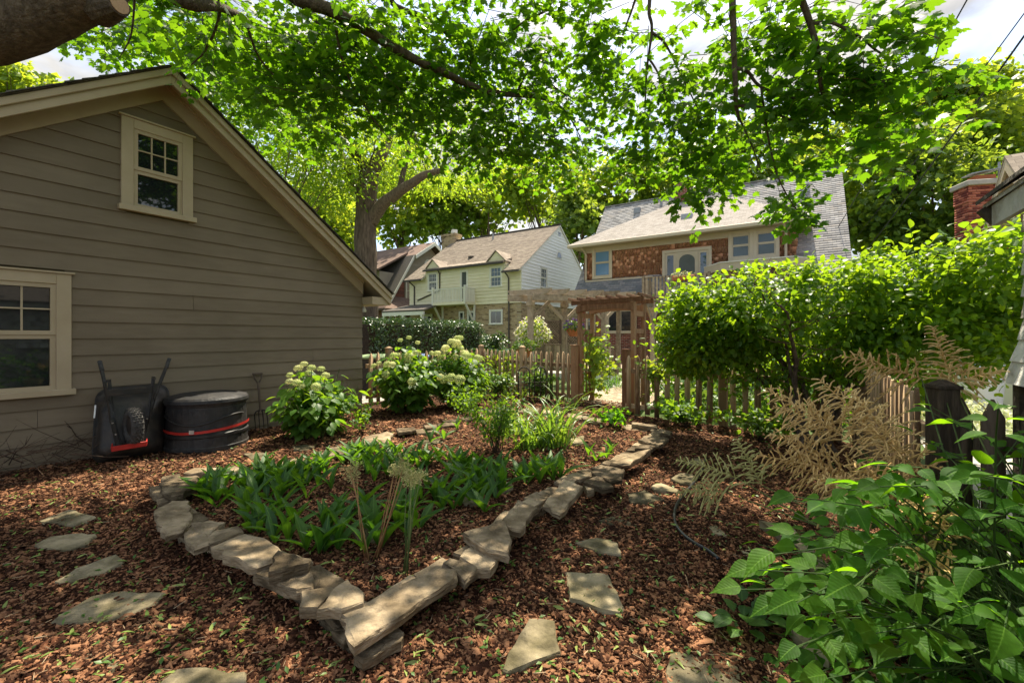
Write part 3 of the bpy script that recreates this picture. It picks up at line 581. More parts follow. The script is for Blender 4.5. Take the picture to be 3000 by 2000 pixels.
def ring_tube(c, ax, R, r, n=28, k=8, treads=False):
    ax = ax.normalized(); x = ax.orthogonal().normalized(); y = ax.cross(x); vs = []; fs = []
    for i in range(n):
        a = 2 * math.pi * i / n; d = x * math.cos(a) + y * math.sin(a)
        for j in range(k):
            b = 2 * math.pi * j / k; vs.append(c + d * (R + r * math.cos(b)) + ax * r * 1.15 * math.sin(b))
    for i in range(n):
        for j in range(k): fs.append((i * k + j, i * k + (j + 1) % k, ((i + 1) % n) * k + (j + 1) % k, ((i + 1) % n) * k + j))
    return vs, fs
m = MB(); m.add(*ring_tube(wc, GA, .145, .05)); wh = m.build('wheel', M['rubber'], wb, smooth=True)
m = MB()
for i in range(40):
    a = 2 * math.pi * i / 40; x = GA.orthogonal().normalized(); y = GA.cross(x); d = x * math.cos(a) + y * math.sin(a)
    for j in (-.03, 0, .03): m.box(wc + d * (.194 - abs(j) * .25) + GA * (j + (.008 if i % 2 else -.008)) - UP * .009, (.02, .018, .018), math.atan2(GA.y, GA.x))
m.build('tread', M['rubber'], wh)
m = MB(); m.tube([wc - GA * .035, wc + GA * .035], .095, 16); m.build('rim', M['steel'], wh)
m = MB(); m.beam(wp(-.338, .50, .30), wp(-.333, .64, .255), .012, .018); m.build('decal', M['tub'], wb)
# compost bin
bc = Vector((-3.95, 5.60, 0)); bn = thing('compost_bin', 'black round plastic compost bin with dished lid and red strap', 'compost bin', bc)
m = MB(); m.lathe(bc, [(.455, 0), (.455, .06), (.447, .07), (.44, .18), (.452, .19), (.452, .22), (.438, .23), (.43, .40), (.425, .55), (.43, .56), (.43, .585), (.41, .59)], 40); b = m.build('drum', M['blackp'], bn)
for k in range(14):
    a = 2 * math.pi * k / 14; m = MB(); m.box((bc.x + .438 * math.cos(a), bc.y + .438 * math.sin(a), .07), (.012, .03, .11), a); m.build('rib', M['blackp'], b)
for k in range(22):
    a = 2 * math.pi * k / 22 + .1; m = MB(); m.box((bc.x + .424 * math.cos(a), bc.y + .424 * math.sin(a), .47), (.012, .012, .05), a); m.build('vent_slot', M['blackp'], b)
m = MB(); m.lathe(bc, [(.445, .575), (.455, .60), (.45, .635), (.43, .66), (.33, .685), (.30, .675), (.20, .69), (.05, .705), (.02, .705)], 40); m.build('lid', M['blackp'], bn, smooth=False)
sw = [bc + Vector((.438 * math.cos(a), .438 * math.sin(a), .34 - .10 * math.cos((a + 1.35) * 1.35) ** 2 + .10)) for a in [math.radians(x) for x in range(-165, 10, 5)]]
m = MB(); m.tube(sw, .010, 6); m.build('hatch_rim', M['blackp'], bn, smooth=True)
st = [bc + Vector((.452 * math.cos(a), .452 * math.sin(a), .265 + .02 * math.sin(a * 1.5) + .03 * max(0, math.cos(a)))) for a in [math.radians(x) for x in range(-200, 30, 6)]]
m = MB()
for p, q in zip(st, st[1:]): m.hexa([p - UP * .016, q - UP * .016, q * 1.0 - UP * .016 + (q - bc).normalized() * .006, p - UP * .016 + (p - bc).normalized() * .006, p + UP * .016, q + UP * .016, q + UP * .016 + (q - bc).normalized() * .006, p + UP * .016 + (p - bc).normalized() * .006])
m.build('strap', M['red'], bn)
m = MB(); m.box(tuple(bc + Vector((.462 * math.cos(math.radians(-75)), .462 * math.sin(math.radians(-75)), .25))), (.05, .016, .045), math.radians(15)); m.build('buckle', M['bolt'], bn)
# garden fork
fb = gf.P(1.93, 0, .16); fk = thing('garden_fork', 'rusty garden fork with D handle leaning on the garage', 'garden fork', fb)
def fp(a, z): return gf.P(1.93 - a, z, .20 - .16 * z)
m = MB(); m.tube([fp(0, .30), fp(0, .72)], .017, 8); m.build('shaft', M['handle'], fk)
m = MB(); m.tube([fp(0, .70), fp(-.05, .78), fp(-.055, .84)], .011, 6).tube([fp(0, .70), fp(.05, .78), fp(.055, .84)], .011, 6).tube([fp(-.07, .85), fp(.07, .85)], .015, 8); m.build('grip', M['handle'], fk)
for x in (-.09, -.03, .03, .09):
    m = MB(); m.tube([fp(0, .32), fp(x * .8, .29), fp(x, .25), fp(x, .0)], [.011, .009, .009, .004], 6); m.build('tine', M['iron'], fk)
# twig pile at the wall foot
tp = thing('brush_pile', 'heap of bare dark twigs against the garage foot', 'twig pile', gf.P(4.3, 0, .3))
for k in range(46):
    a = gf.P(random.uniform(3.75, 5.0), random.uniform(.0, .22), random.uniform(.08, .55)); d = (-GA * random.uniform(-1, 1) + GN * random.uniform(-.5, .5) + UP * random.uniform(-.05, .35)).normalized(); l = random.uniform(.25, .8)
    p = [a + d * l * t + Vector((random.uniform(-.03, .03), random.uniform(-.03, .03), random.uniform(-.02, .03))) for t in (0, .3, .6, 1)]
    p = [Vector((q.x, q.y, max(.012, q.z))) for q in p]; r = random.uniform(.003, .008); m = MB(); m.tube(p, [r, r * .8, r * .6, r * .3], 5)
    for t in (1, 2): m.tube([p[t], p[t] + Vector((random.uniform(-.15, .15), random.uniform(-.15, .15), random.uniform(.0, .15)))], [r * .5, r * .2], 4)
    m.build('twig', M['twig'], tp)
# ------------------------------------------------------------------ fences, arbor
def picket_tm(h, wd, th, point=.09, gothic=True):
    x = wd / 2; prof = [(-x, 0), (x, 0), (x, h - point), (x * .72, h - point * .55), (x * .25, h - point * .12), (0, h), (-x * .25, h - point * .12), (-x * .72, h - point * .55), (-x, h - point)] if gothic else [(-x, 0), (x, 0), (x, h - point), (0, h), (-x, h - point)]
    n = len(prof); v = [(a, -th / 2, b) for a, b in prof] + [(a, th / 2, b) for a, b in prof]
    return np.array(v, float), tri([tuple(range(n)), tuple(range(n, 2 * n))[::-1]] + [(i, n + i, n + (i + 1) % n, (i + 1) % n) for i in range(n)])
def fence(label, p0, p1, sp=.165, h=1.05, wd=.085, mat=None, rails=(.16, .80), posts=(), hz=0, gothic=True, railside=-1, name='picket_fence', skip=(), ph=1.15, rail_h=.08):
    mat = mat or M['picket']; p0, p1 = Vector(p0), Vector(p1); d = p1 - p0; ln = d.length; d.normalize(); nr = Vector((d.y, -d.x, 0))
    t = thing(name, label, 'fence', p0, None); n = int(ln / sp); k = n
    tm = picket_tm(h, wd, .02, .10 if gothic else .11, gothic); pos = []; R = []; sz = []
    for i in range(n):
        s = (i + .5) * ln / n + random.uniform(-.008, .008); q = p0 + d * s + nr * .013; ti = random.uniform(-.018, .018); tw = random.uniform(-.05, .05)
        x = (d + nr * tw).normalized(); z = (UP + d * ti).normalized(); y = z.cross(x).normalized(); x = y.cross(z)
        R.append(np.array([x, y, z]).T); pos.append((q.x, q.y, random.uniform(.02, .05) + hz)); sz.append((random.uniform(.92, 1.06), 1, random.uniform(.975, 1.015)))
    scatter(t, 'picket', tm, mat, np.array(R), np.array(pos), np.array(sz), 300, 'pickets')
    for z in rails:
        m = MB(); m.beam(p0 - nr * .02 + UP * (z + hz), p1 - nr * .02 + UP * (z + hz), .04, rail_h); m.build('rail', mat, t, bev=.003)
    for s in posts:
        q = p0 + d * s - nr * .02; m = MB(); a = math.atan2(d.y, d.x); m.box((q.x, q.y, -.05), (.105, .105, ph + .05 + hz), a).box((q.x, q.y, ph + hz), (.125, .125, .02), a); m.lathe((q.x, q.y, ph + .02 + hz), [(.075, 0), (.02, .03)], 4, a0=a + math.pi / 4); m.build('post', mat, t, bev=.003)
    return t
FP = [Vector((-3.02, 8.95, 0)), Vector((-.78, 11.6, 0)), Vector((1.26, 9.05, 0))]
fence('weathered picket fence running back from the garage corner behind hydrangeas', FP[0], FP[1], .175, posts=(.55, 3.42))
fence('picket fence section between hydrangeas and the left side of the arbor', FP[1], FP[2], .168, posts=(1.62,))
RF0, RF1 = Vector((2.06, 7.86, 0)), Vector((4.35, 5.72, 0))
fence('tan picket fence right of the arbor under the spreading shrub', RF0, RF1, .172, posts=(1.68, 3.1))
fence('pale picket fence receding along the right lot line', Vector((4.4, 5.55, 0)), Vector((2.62, 2.75, 0)), .15, mat=M['picket'], posts=(), rails=(.3, .82))
fence('dark old picket fence with pointed tops beside the peeling shed', Vector((2.46, 2.47, 0)), Vector((2.98, 2.40, 0)), .155, wd=.105, mat=M['picketd'], rails=(.28, .80), posts=(.02,), gothic=False, ph=1.12, rail_h=.1)
# arbor over the gate
ab = thing('garden_arbor', 'cedar gate arbor with slatted top and leaning grape vine', 'arbor', Vector((1.8, 8.7, 0)))
FLp, FRp = Vector((1.42, 9.02, 0)), Vector((2.28, 8.10, 0)); BD = GA * .66; ax = (FRp - FLp).normalized()
for q, hh in ((FLp, 2.08), (FRp, 2.08), (FLp + BD, 2.08), (FRp + BD, 2.08)):
    m = MB(); m.beam(q - UP * .04, q + UP * hh, .075, .075, side=ax); m.build('post', M['cedar'], ab, bev=.004)
for q, hh in ((Vector((1.30, 8.96, 0)), 1.22), (Vector((2.10, 7.93, 0)), 1.16)):
    m = MB(); m.beam(q - UP * .04, q + UP * hh, .115, .115, side=ax).beam(q + UP * hh, q + UP * (hh + .025), .135, .135, side=ax); m.build('gate_post', M['cedar'], ab, bev=.005)
for o in (Vector((0, 0, 0)), BD):                                      # arched header boards and top rails
    for sd in (-.05, .05):
        a, b = FLp + o - ax * .04, FRp + o + ax * .04; nn = Vector((ax.y, -ax.x, 0)); pts = []
        for t in range(9):
            f = t / 8; pts.append(a.lerp(b, f) + UP * (1.90 + .06 * math.sin(math.pi * f) ** .6) + nn * sd)
        pts += [b + UP * 2.05 + nn * sd, a + UP * 2.05 + nn * sd]
        m = MB(); m.prism(pts, nn * .022); m.build('arched_header', M['cedar'], ab)
    m = MB(); m.beam(FLp + o - ax * .22 + UP * 2.12, FRp + o + ax * .22 + UP * 2.12, .04, .09); m.build('beam', M['cedar'], ab, bev=.004)
for k in range(8):
    q = FLp - ax * .18 + ax * (k * ((FRp - FLp).length + .36) / 7); m = MB(); m.beam(q - GA * .22 + UP * 2.19, q + BD + GA * .22 + UP * 2.19, .035, .05); m.build('slat', M['cedar'], ab, bev=.003)
for q in (FLp, FRp):
    for z, hh in ((.18, .09), (.62, .05), (1.52, .09), (1.86, .10)):
        m = MB(); m.beam(q + UP * z + GA * .03, q + BD + UP * z - GA * .03, .03, hh); m.build('side_rail', M['cedar'], ab)
    for t in (.25, .5, .75):
        m = MB(); m.beam(q + BD * t + UP * .2, q + BD * t + UP * 1.5, .025, .022, side=ax); m.build('side_slat', M['cedar'], ab)
# two iron hoops in the bed behind
for i, (pxl, pxr) in enumerate(((1519, 1551), (1566, 1599))):
    a, b = G(pxl, 1184), G(pxr, 1182); b.y = a.y; a.z = b.z = 0; c_ = (a + b) / 2; hw = (b - a).length / 2
    t = thing('iron_hoop', ('left arched black iron plant hoop near the arbor', 'right arched black iron plant hoop near the arbor')[i], 'plant support', c_, 'iron plant hoops')
    pts = [a + UP * -.03] + [a + UP * z for z in (.2, .45, .66)] + [c_ + Vector((-hw * math.cos(x), 0, .66 + hw * math.sin(x))) for x in [math.pi * k / 8 for k in range(1, 8)]] + [b + UP * z for z in (.66, .45, .2, -.03)]
    m = MB(); m.tube(pts, .012, 6); m.build('arch', M['iron'], t, smooth=True)
    m = MB(); m.tube([c_ - UP * .03, c_ + UP * .66], .010, 6); m.lathe(c_ + UP * .66, [(.003, -.02), (.016, .0), (.016, .02), (.003, .05)], 8); m.build('finial', M['iron'], t)
    m = MB(); m.tube([a + UP * .46 - Vector((.05, 0, 0)), b + UP * .46 + Vector((.03, 0, 0))], .007, 6); m.build('cross_bar', M['iron'], t)
    m = MB(); m.tube([c_ + Vector((.13 * math.cos(x), .13 * math.sin(x), .40)) for x in [2 * math.pi * k / 16 for k in range(17)]], .005, 5); m.build('ring', M['iron'], t)
# hose
hp = [(2068, 1338), (2058, 1372), (2035, 1410), (2010, 1440), (1988, 1468), (1976, 1500), (1980, 1535), (2002, 1565), (2035, 1590), (2075, 1612), (2110, 1640)]
pts = [G(a, b, .022) for a, b in hp]; sp = []
for i in range(len(pts) - 1):
    p0, p1, p2, p3 = pts[max(i - 1, 0)], pts[i], pts[i + 1], pts[min(i + 2, len(pts) - 1)]
    for k in range(5):
        t = k / 5; sp.append(.5 * ((2 * p1) + (p2 - p0) * t + (2 * p0 - 5 * p1 + 4 * p2 - p3) * t * t + (3 * p1 - p0 - 3 * p2 + p3) * t ** 3))
m = MB(); m.tube(sp, .0125, 10); tag(m.build('garden_hose', M['hose'], smooth=True), 'black garden hose curving over the mulch on the right', 'hose')
# ------------------------------------------------------------------ pergola and deck
pg = thing('pergola', 'weathered grey pergola with scalloped rafter tails beside the house', 'pergola', Vector((2.4, 13, 0)))
def rafter(end, d, ln, hgt=.16, th=.045):
    d = d.normalized(); x = Vector((d.y, -d.x, 0)) * th
    def tail(sign, o): return [o + d * sign * s + UP * z for s, z in ((0.0, .0), (-.03, -.045), (.0, -.07), (.05, -.105), (.10, -.13), (.14, -hgt))]
    A = end; B = end + d * ln
    top = [A + d * s + UP * z for s, z in ((0, 0), (.02, -.05), (.07, -.07), (.11, -.11), (.2, -hgt))]
    bot = [B - d * s + UP * z for s, z in ((.2, -hgt), (.11, -.11), (.07, -.07), (.02, -.05), (0, 0))]
    m = MB(); m.prism(top + bot, x); return m.build('rafter', M['greywood'], pg)
ra0, ra1 = W(1617, 843, 12.5), W(1863, 853, 13.25); rb1 = W(2045, 897, 19.3)
for k in range(6): rafter(ra0.lerp(ra1, k / 5), -EA, 1.55)
for k in range(1, 14): rafter(ra1.lerp(rb1, k / 13), -EA, 2.4)
for off in (.30, 1.15):
    a, b = ra0 - EA * off - UP * .25, ra1 - EA * off - UP * .25; a = a - (b - a) * .12
    m = MB(); m.beam(a, b, .05, .2); m.build('beam', M['greywood'], pg, bev=.004)
    a, b = ra1 - EA * off - UP * .25, rb1 - EA * off - UP * .25; m = MB(); m.beam(a, b, .05, .2); m.build('beam', M['greywood'], pg, bev=.004)
posts = [ra0 - EA * .72 + (ra1 - ra0) * .0, ra0 - EA * .3 + (ra1 - ra0) * .72, ra1 - EA * .3 + (rb1 - ra1) * .32, ra0 - EA * 1.15 + (ra1 - ra0) * .55]
for i, q in enumerate(posts):
    q = Vector((q.x, q.y, 0)); zt = 2.66; m = MB(); m.beam(q, q + UP * zt, .14, .14, side=EA).beam(q + UP * (zt - .33), q + UP * (zt - .2), .2, .2, side=EA); m.build('post', M['greywood'], pg, bev=.006)
    for sg in ((1,) if i == 0 else (1, -1)):
        dd = (ra1 - ra0).normalized() if i != 2 else (rb1 - ra1).normalized(); dd.z = 0; m = MB(); m.beam(q + UP * 1.9, q + dd * .62 * sg + UP * 2.5, .06, .09); m.build('brace', M['greywood'], pg)
# white flowering standard next to the pergola post
def rnd3(n, s=1): return RNG.normal(size=(n, 3)) * s
def ball_pts(n, c, r, shell=.5):
    d = unit(rnd3(n)); rr = (shell + (1 - shell) * RNG.random(n) ** .5)[:, None]; return np.array(c) + d * rr * np.array(r), d
def bush(parent, tm, mat, c, r, n, size, nobj=0, rest='foliage', shell=.45, droop=.4, up=.8, lowcut=None, jit=.5, name='leaf'):
    p, d = ball_pts(n, c, r, shell)
    if lowcut is not None: k = p[:, 2] > lowcut; p, d = p[k], d[k]
    n = len(p); tip = d + rnd3(n, jit) - np.array([0, 0, droop]); nr = d * .7 + np.array([0, 0, up]) + rnd3(n, .45)
    scatter(parent, name, tm, mat, frames(tip, nr), p, size * RNG.uniform(.65, 1.25, n), nobj, rest)
c0 = W(1562, 966, 13.7); t = thing('flowering_standard', 'round headed white flowering standard behind the fence', 'shrub', Vector((c0.x, c0.y, 0)))
m = MB(); m.tube([(c0.x, c0.y, 0), (c0.x + .01, c0.y, c0.z)], .02, 8); m.build('trunk', M['tub'], t)
for dx, dz_, rr_, k_ in ((0, .1, .40, 320), (-.28, -.12, .28, 190), (.27, -.15, .30, 200), (.05, -.30, .26, 150)):
    bush(t, OV4, M['treeb'], c0 + Vector((dx, 0, dz_)), (rr_, rr_, rr_ * .8), k_, .10, 0, 'foliage', .3); bush(t, TWOQ, M['wflower'], c0 + Vector((dx, 0, dz_)), (rr_ * 1.1, rr_ * 1.1, rr_ * .95), int(k_ * .9), .05, 0, 'flowers', .45)
# deck: boards, balusters, lattice
dk = thing('deck', 'low grey wooden deck with baluster skirt behind the arbor', 'deck', Vector((3, 14.5, 0)))
A, B = W(1590, 1008, 15.2), W(1812, 1010, 13.9); A.z = B.z = 0; dd = (B - A).normalized(); nn = Vector((dd.y, -dd.x, 0)); ln = (B - A).length
m = MB(); m.prism([A + UP * .22, B + UP * .22, B - nn * 4 + UP * .22, A - nn * 4 + UP * .22], UP * .06); m.build('floor', M['greywood'], dk)
m = MB(); m.beam(A + UP * 1.13, B + UP * 1.13, .09, .04); m.build('rail', M['greywood'], dk); m = MB(); m.beam(A + UP * .30, B + UP * .30, .04, .09); m.build('rail', M['greywood'], dk)
for k in range(24):
    q = A + dd * ln * (k + .5) / 24 + nn * .02; m = MB(); m.beam(q + UP * .26, q + UP * 1.11, .085, .02, side=dd); m.build('baluster', M['greywood'], dk)
for q in (A, B):
    m = MB(); m.beam(q, q + UP * 2.35, .12, .12, side=dd); m.build('post', M['greywood'], dk)
m = MB(); m.beam(A + UP * .05 + nn * .03, B + UP * .05 + nn * .03, .02, .2); m.build('skirt', M['tub'], dk)
LA, LB = W(1594, 940, 17.2), W(1695, 940, 16.3); LA.z = LB.z = 0; ld = (LB - LA).normalized(); ll = (LB - LA).length; lt = thing('lattice_screen', 'brown diagonal lattice privacy screen on the deck', 'lattice', LA)
for k in range(3):
    m = MB(); q = LA + ld * ll * k / 2; m.beam(q + UP * .2, q + UP * 2.12, .08, .08, side=ld); m.build('post', M['picketd'], lt)
for z in (1.1, 2.02):
    m = MB(); m.beam(LA + UP * z, LB + UP * z, .04, .05); m.build('rail', M['picketd'], lt)
for sg in (0, 1):
    for k in range(-8, 13):
        s0 = k * .11 * 1; pa = (s0, 1.12); pb = (s0 + .9, 2.0); x0, x1 = max(0, pa[0]), min(ll, pb[0])
        if x1 - x0 < .04: continue
        z0, z1 = 1.12 + (x0 - s0) * .978, 1.12 + (x1 - s0) * .978
        if sg: x0, x1 = ll - x0, ll - x1
        m = MB(); o = Vector((ld.y, -ld.x, 0)) * (.008 if sg else -.008); m.beam(LA + ld * x0 + UP * z0 + o, LA + ld * x1 + UP * z1 + o, .008, .035); m.build('slat', M['picketd'], lt)
def basket(label, c0, r, fmat, n=260, name='flower_basket', pot=True):
    t = thing(name, label, 'flower pot', c0)
    m = MB(); m.lathe(c0, [(r * .45, -r * .9), (r * .8, -r * .3), (r * .85, 0), (r * .7, 0)], 14); m.build('pot', M['terra'], t)
    bush(t, OV4, M['ground'], Vector(c0) + UP * r * .25, (r * 1.15, r * 1.15, r * .6), n, .09); bush(t, TWOQ, fmat, Vector(c0) + UP * r * .35, (r * 1.2, r * 1.2, r * .7), n // 2, .045, 0, 'flowers', .7)
basket('hanging basket of small purple flowers by the arbor', W(1680, 962, 12.8), .26, M['pflower'])
basket('terracotta window box of trailing plants at pergola post', W(1535, 1022, 12.3), .28, M['ground'])
# ------------------------------------------------------------------ houses
def courses(parent, P, lim, w0, w1, n, mat, lip=.022, name='shingle_course'):
    for k in range(n):
        a, b = w0 + (w1 - w0) * k / n, w0 + (w1 - w0) * (k + 1.1) / n
        ta, tb = lim(a), lim(min(b, w1) if w1 > w0 else max(b, w1)); m = MB(); u = UP
        m.hexa([P(ta[0], a), P(ta[1], a), P(tb[1], b), P(tb[0], b), P(ta[0], a) + u * .004, P(ta[1], a) + u * .004, P(tb[1], b) + u * lip, P(tb[0], b) + u * lip]); m.build(name, mat, parent)
# --- shingle-clad house with the steep grey roof
hf = Fr((3.74, 22.3, 0), EA, EN)
sh = thing('shingled_house', 'cedar shingled house with steep grey roof and tan trim', 'house', hf.P(4, 0, 0))
rs = 1.226
M['roofgrey'] = tiled('grey_roof_shingle', EA, (EN * -.632 + UP * .775), [(.20, .195, .19), (.30, .29, .285), (.40, .385, .37), (.33, .30, .27)], (.17, .16, .155), .28, .1415, .006, noise=.25)
M['roofpale'] = tiled('pale_roof_shingle', EA, (EN * -.857 + UP * .514), [(.32, .285, .25), (.40, .355, .315), (.44, .40, .36)], (.26, .23, .20), .25, .14, .006, noise=.2)
M['rbrickE'] = tiled('red_brick', EA, UP, [(.13, .028, .02), (.21, .048, .032), (.27, .075, .05)], (.30, .25, .2), .215, .078, .010)
M['bayshing'] = tiled('brown_wall_shingle', EA, UP, [(.12, .07, .04), (.20, .12, .07), (.27, .17, .10)], (.05, .03, .02), .15, .14, .006)
M['darkroofE'] = tiled('shaded_roof_shingle', EA, (EN * -.632 + UP * .775), [(.13, .14, .15), (.19, .19, .20), (.25, .235, .23)], (.10, .10, .105), .28, .1415, .006, noise=.25)  # grey roof shingle, darkened in the colour for shade on the lower slope
m = MB(); hf.box(m, .1, 10.6, -.05, 3.2, -7, .55); m.build('wall', M['rbrickE'], sh)
m = MB(); hf.box(m, 0, 9.08, 3.2, 5.95, -3.6, -.03); m.build('upper_wall', M['cshing'], sh)
def mainP(t, b): return hf.P(t, 4.28 + rs * b, -b)
mr_ = MB(); mr_.prism([mainP(-.3, -.95), mainP(-.3, 3.9), hf.P(-.3, 4.28 + rs * -.95, -8.75)], EA * 11.2); mr_.build('roof', M['darkroofE'], sh)
rfo = bpy.data.objects[[o.name for o in sh.children if o.name.startswith('roof')][0]]
courses(rfo, lambda t, b: mainP(t, b) + UP * .01, lambda b: (-.34, 10.92), 3.92, 0.02, 44, M['roofgrey'], .03)
courses(rfo, lambda t, b: mainP(t, b) + UP * .01, lambda b: (-.34, 3.55), -.0, -1.02, 11, M['darkroofE'], .03)
courses(rfo, lambda t, b: mainP(t, b) + UP * .01, lambda b: (9.1, 10.92), -.0, -1.02, 11, M['roofgrey'], .03)
m = MB(); m.beam(mainP(-.36, 3.93) + UP * .03, mainP(10.94, 3.93) + UP * .03, .16, .05); m.build('ridge_cap', M['roofgrey'], rfo)
m = MB(); hf.box(m, -.34, 3.5, 3.02, 3.14, .97, 1.07); m.build('gutter', M['tan2'], sh)
m = MB(); hf.box(m, .1, 3.5, 4.20, 4.27, -.02, .10); m.build('flashing', M['tan2'], sh)
# dormer roof
dz = lambda b: 6.05 + .6 * (b + .65)
def dP(t, b): return hf.P(t, dz(b), -b)
def dlim(b):
    k = (b + .65) / 4.05; return (-.62 + 4.0 * k, 9.7 - 3.45 * k)
m = MB(); m.add([dP(-.62, -.65), dP(9.7, -.65), dP(6.25, 3.4), dP(3.38, 3.4), hf.P(-.62, 6.0, .65), hf.P(9.7, 6.0, .65), hf.P(9.7, 6.0, -3.4), hf.P(-.62, 6.0, -3.4)], [(0, 1, 2, 3), (4, 5, 1, 0), (1, 5, 6, 2), (0, 3, 7, 4), (4, 7, 6, 5)]); dr = m.build('dormer_roof', M['roofpale'], sh)
courses(dr, lambda t, b: dP(t, b) + UP * .008, dlim, 3.4, -.66, 33, M['roofpale'], .02)
m = MB(); hf.box(m, -.64, 9.72, 5.90, 6.06, .60, .72); m.build('gutter', M['tan2'], dr, bev=.02)
m = MB(); hf.box(m, -.6, 9.68, 5.96, 5.995, -.5, .60); m.build('soffit', M['tan2'], dr)
m = MB(); hf.box(m, 9.08, 9.72, 5.90, 6.06, -2.6, .60); m.build('gutter', M['tan2'], dr)
m = MB(); hf.box(m, -.03, 9.11, 5.68, 5.955, -.03, .03); m.build('frieze', M['tan2'], sh)
for (t, b, sx, sz) in ((1.75, 3.35, .34, .2), (4.8, 1.1, .5, .14), (8.4, 2.35, .3, .24), (9.5, 3.1, .34, .3)):
    q = (mainP(t, b) if b > 1.5 else dP(t, b)); m = MB(); m.box(q - UP * .1, (sx, .3, sz + .12), math.atan2(EA.y, EA.x)); m.build('roof_vent', M['lead'], rfo, bev=.01)
for (t, b, hh) in ((3.0, 3.55, .42), (6.4, 3.4, .5)):
    q = mainP(t, b); m = MB(); m.tube([q - UP * .1, q + UP * hh], .07, 10); m.build('vent_pipe', M['lead'], rfo)
q = mainP(4.1, 3.7); ch_ = MB(); ch_.box(q - UP * .2, (.7, .6, 1.0), math.atan2(EA.y, EA.x)); ch_.build('chimney', M['rbrickE'], sh)
# cedar shingles, one by one
W1, DR, W2 = (.454, 1.50, 4.33, 5.95), (3.93, 6.04, 3.3, 5.40), (6.70, 8.58, 4.66, 5.93)
sv = np.array([(-.5, 0, 0), (.5, 0, 0), (.5, 1, 0), (-.5, 1, 0), (-.5, 0, .03), (.5, 0, .03), (.5, 1, .008), (-.5, 1, .008)], float); stt = tri([(4, 5, 6, 7), (0, 1, 5, 4), (1, 2, 6, 5), (3, 0, 4, 7)])
pos, sz = [], []; row = 0; z = 4.2
while z < 5.72:
    s = .0
    while s < 9.06:
        wd = random.uniform(.10, .21); c_ = s + wd / 2
        if not any(g[0] < c_ < g[1] and g[2] - .1 < z + .05 < g[3] for g in (W1, DR, W2)):
            p = hf.P(c_, z + random.uniform(-.006, .006), -.025); pos.append(p); sz.append((wd - .008, .165, random.uniform(.8, 1.3)))
        s += wd
    z += .14
R1 = np.array([EA, UP, EN]).T; scatter(sh, 'shingle', (sv, stt), M['cshing'], np.repeat(R1[None], len(pos), 0), np.array([tuple(p) for p in pos]), np.array(sz), 300, 'shingles')
window(hf, sh, *W1, .13, M['tan2'], M['bluepane'], sill=False, pr=.06)
wd2 = window(hf, sh, 6.70, 7.64, 4.66, 5.93, .14, M['tan2'], M['blind'], sill=False, pr=.06); window(hf, sh, 7.642, 8.58, 4.66, 5.93, .14, M['tan2'], M['blind'], sill=False, pr=.06)
m = MB(); hf.box(m, 3.93, 4.05, 3.3, 5.4, 0, .06); hf.box(m, 5.92, 6.04, 3.3, 5.4, 0, .06); hf.box(m, 4.05, 5.92, 5.27, 5.4, 0, .06); hf.box(m, 4.05, 5.92, 3.3, 5.27, -.02, .012); df = m.build('door_frame', M['tan2'], sh)
for a, b in ((4.15, 4.42), (5.58, 5.82)):
    m = MB(); hf.box(m, a, b, 4.1, 5.15, .013, .02); m.build('side_light', M['pane'], df)
m = MB(); hf.box(m, 4.53, 5.5, 3.32, 5.26, .014, .05); d_ = m.build('door', M['tan2'], sh); m = MB()
pts = [hf.P(4.68, 3.7, .052), hf.P(5.35, 3.7, .052)] + [hf.P(5.015 + .335 * math.cos(a), 4.85 + .28 * math.sin(a), .052) for a in [math.pi * k / 10 for k in range(11)]]
m.prism(pts, EN * .006); m.build('screen', M['screen'], d_)
for t in (.05, 8.72):
    m = MB(); m.tube([hf.P(t, 5.92, .55), hf.P(t + .04, 5.75, .2), hf.P(t + .08, 5.6, .09), hf.P(t + .08, 4.3, .09)], .05, 8); m.build('downspout', M['tan2'], sh)
# balcony
m = MB(); hf.box(m, 3.6, 6.3, 2.98, 3.12, .0, 2.2); bal = m.build('balcony', M['greywood'], sh)
m = MB(); hf.box(m, 3.6, 6.3, 3.88, 3.94, 2.1, 2.2); hf.box(m, 3.6, 6.3, 3.16, 3.22, 2.12, 2.18); m.build('rail', M['greywood'], bal)
for k in range(19):
    m = MB(); s = 3.62 + k * .143; hf.box(m, s, s + .09, 3.1, 3.93, 2.19, 2.215); m.build('baluster', M['greywood'], bal)
for k in range(12):
    m = MB(); o = .1 + k * .17; hf.box(m, 3.58, 3.605, 3.1, 3.93, o, o + .09); m.build('baluster', M['greywood'], bal)
for s in (3.6, 6.2):
    m = MB(); hf.box(m, s, s + .1, -.05, 4.0, 2.09, 2.19); m.build('post', M['greywood'], bal)
q = hf.P(5.2, 3.93, 2.34); pl = thing('planter_box', 'red coco lined planter of flowers on the balcony rail', 'planter', q); m = MB(); hf.box(m, 4.9, 5.75, 3.68, 3.88, 2.22, 2.42); m.build('box', M['terra'], pl, bev=.03)
bush(pl, OV4, M['varieg'], hf.P(5.32, 3.93, 2.32), (.45, .14, .1), 160, .09)
# bay under the double window, right of the balcony
m = MB(); m.prism([hf.P(5.9, 0, .56), hf.P(6.6, 0, 1.2), hf.P(9.0, 0, 1.2), hf.P(9.6, 0, .56)], UP * 4.1); m.build('bay_wall', M['bayshing'], sh)
m = MB(); m.prism([hf.P(5.8, 4.1, .5), hf.P(6.55, 4.1, 1.3), hf.P(9.05, 4.1, 1.3), hf.P(9.7, 4.1, .5)], UP * .32); m.build('bay_trim', M['tan2'], sh); m = MB(); m.prism([hf.P(5.76, 4.42, .3), hf.P(6.53, 4.42, 1.34), hf.P(9.07, 4.42, 1.34), hf.P(9.74, 4.42, .3)], UP * .04); m.build('bay_cap', M['whitetrim'], sh)
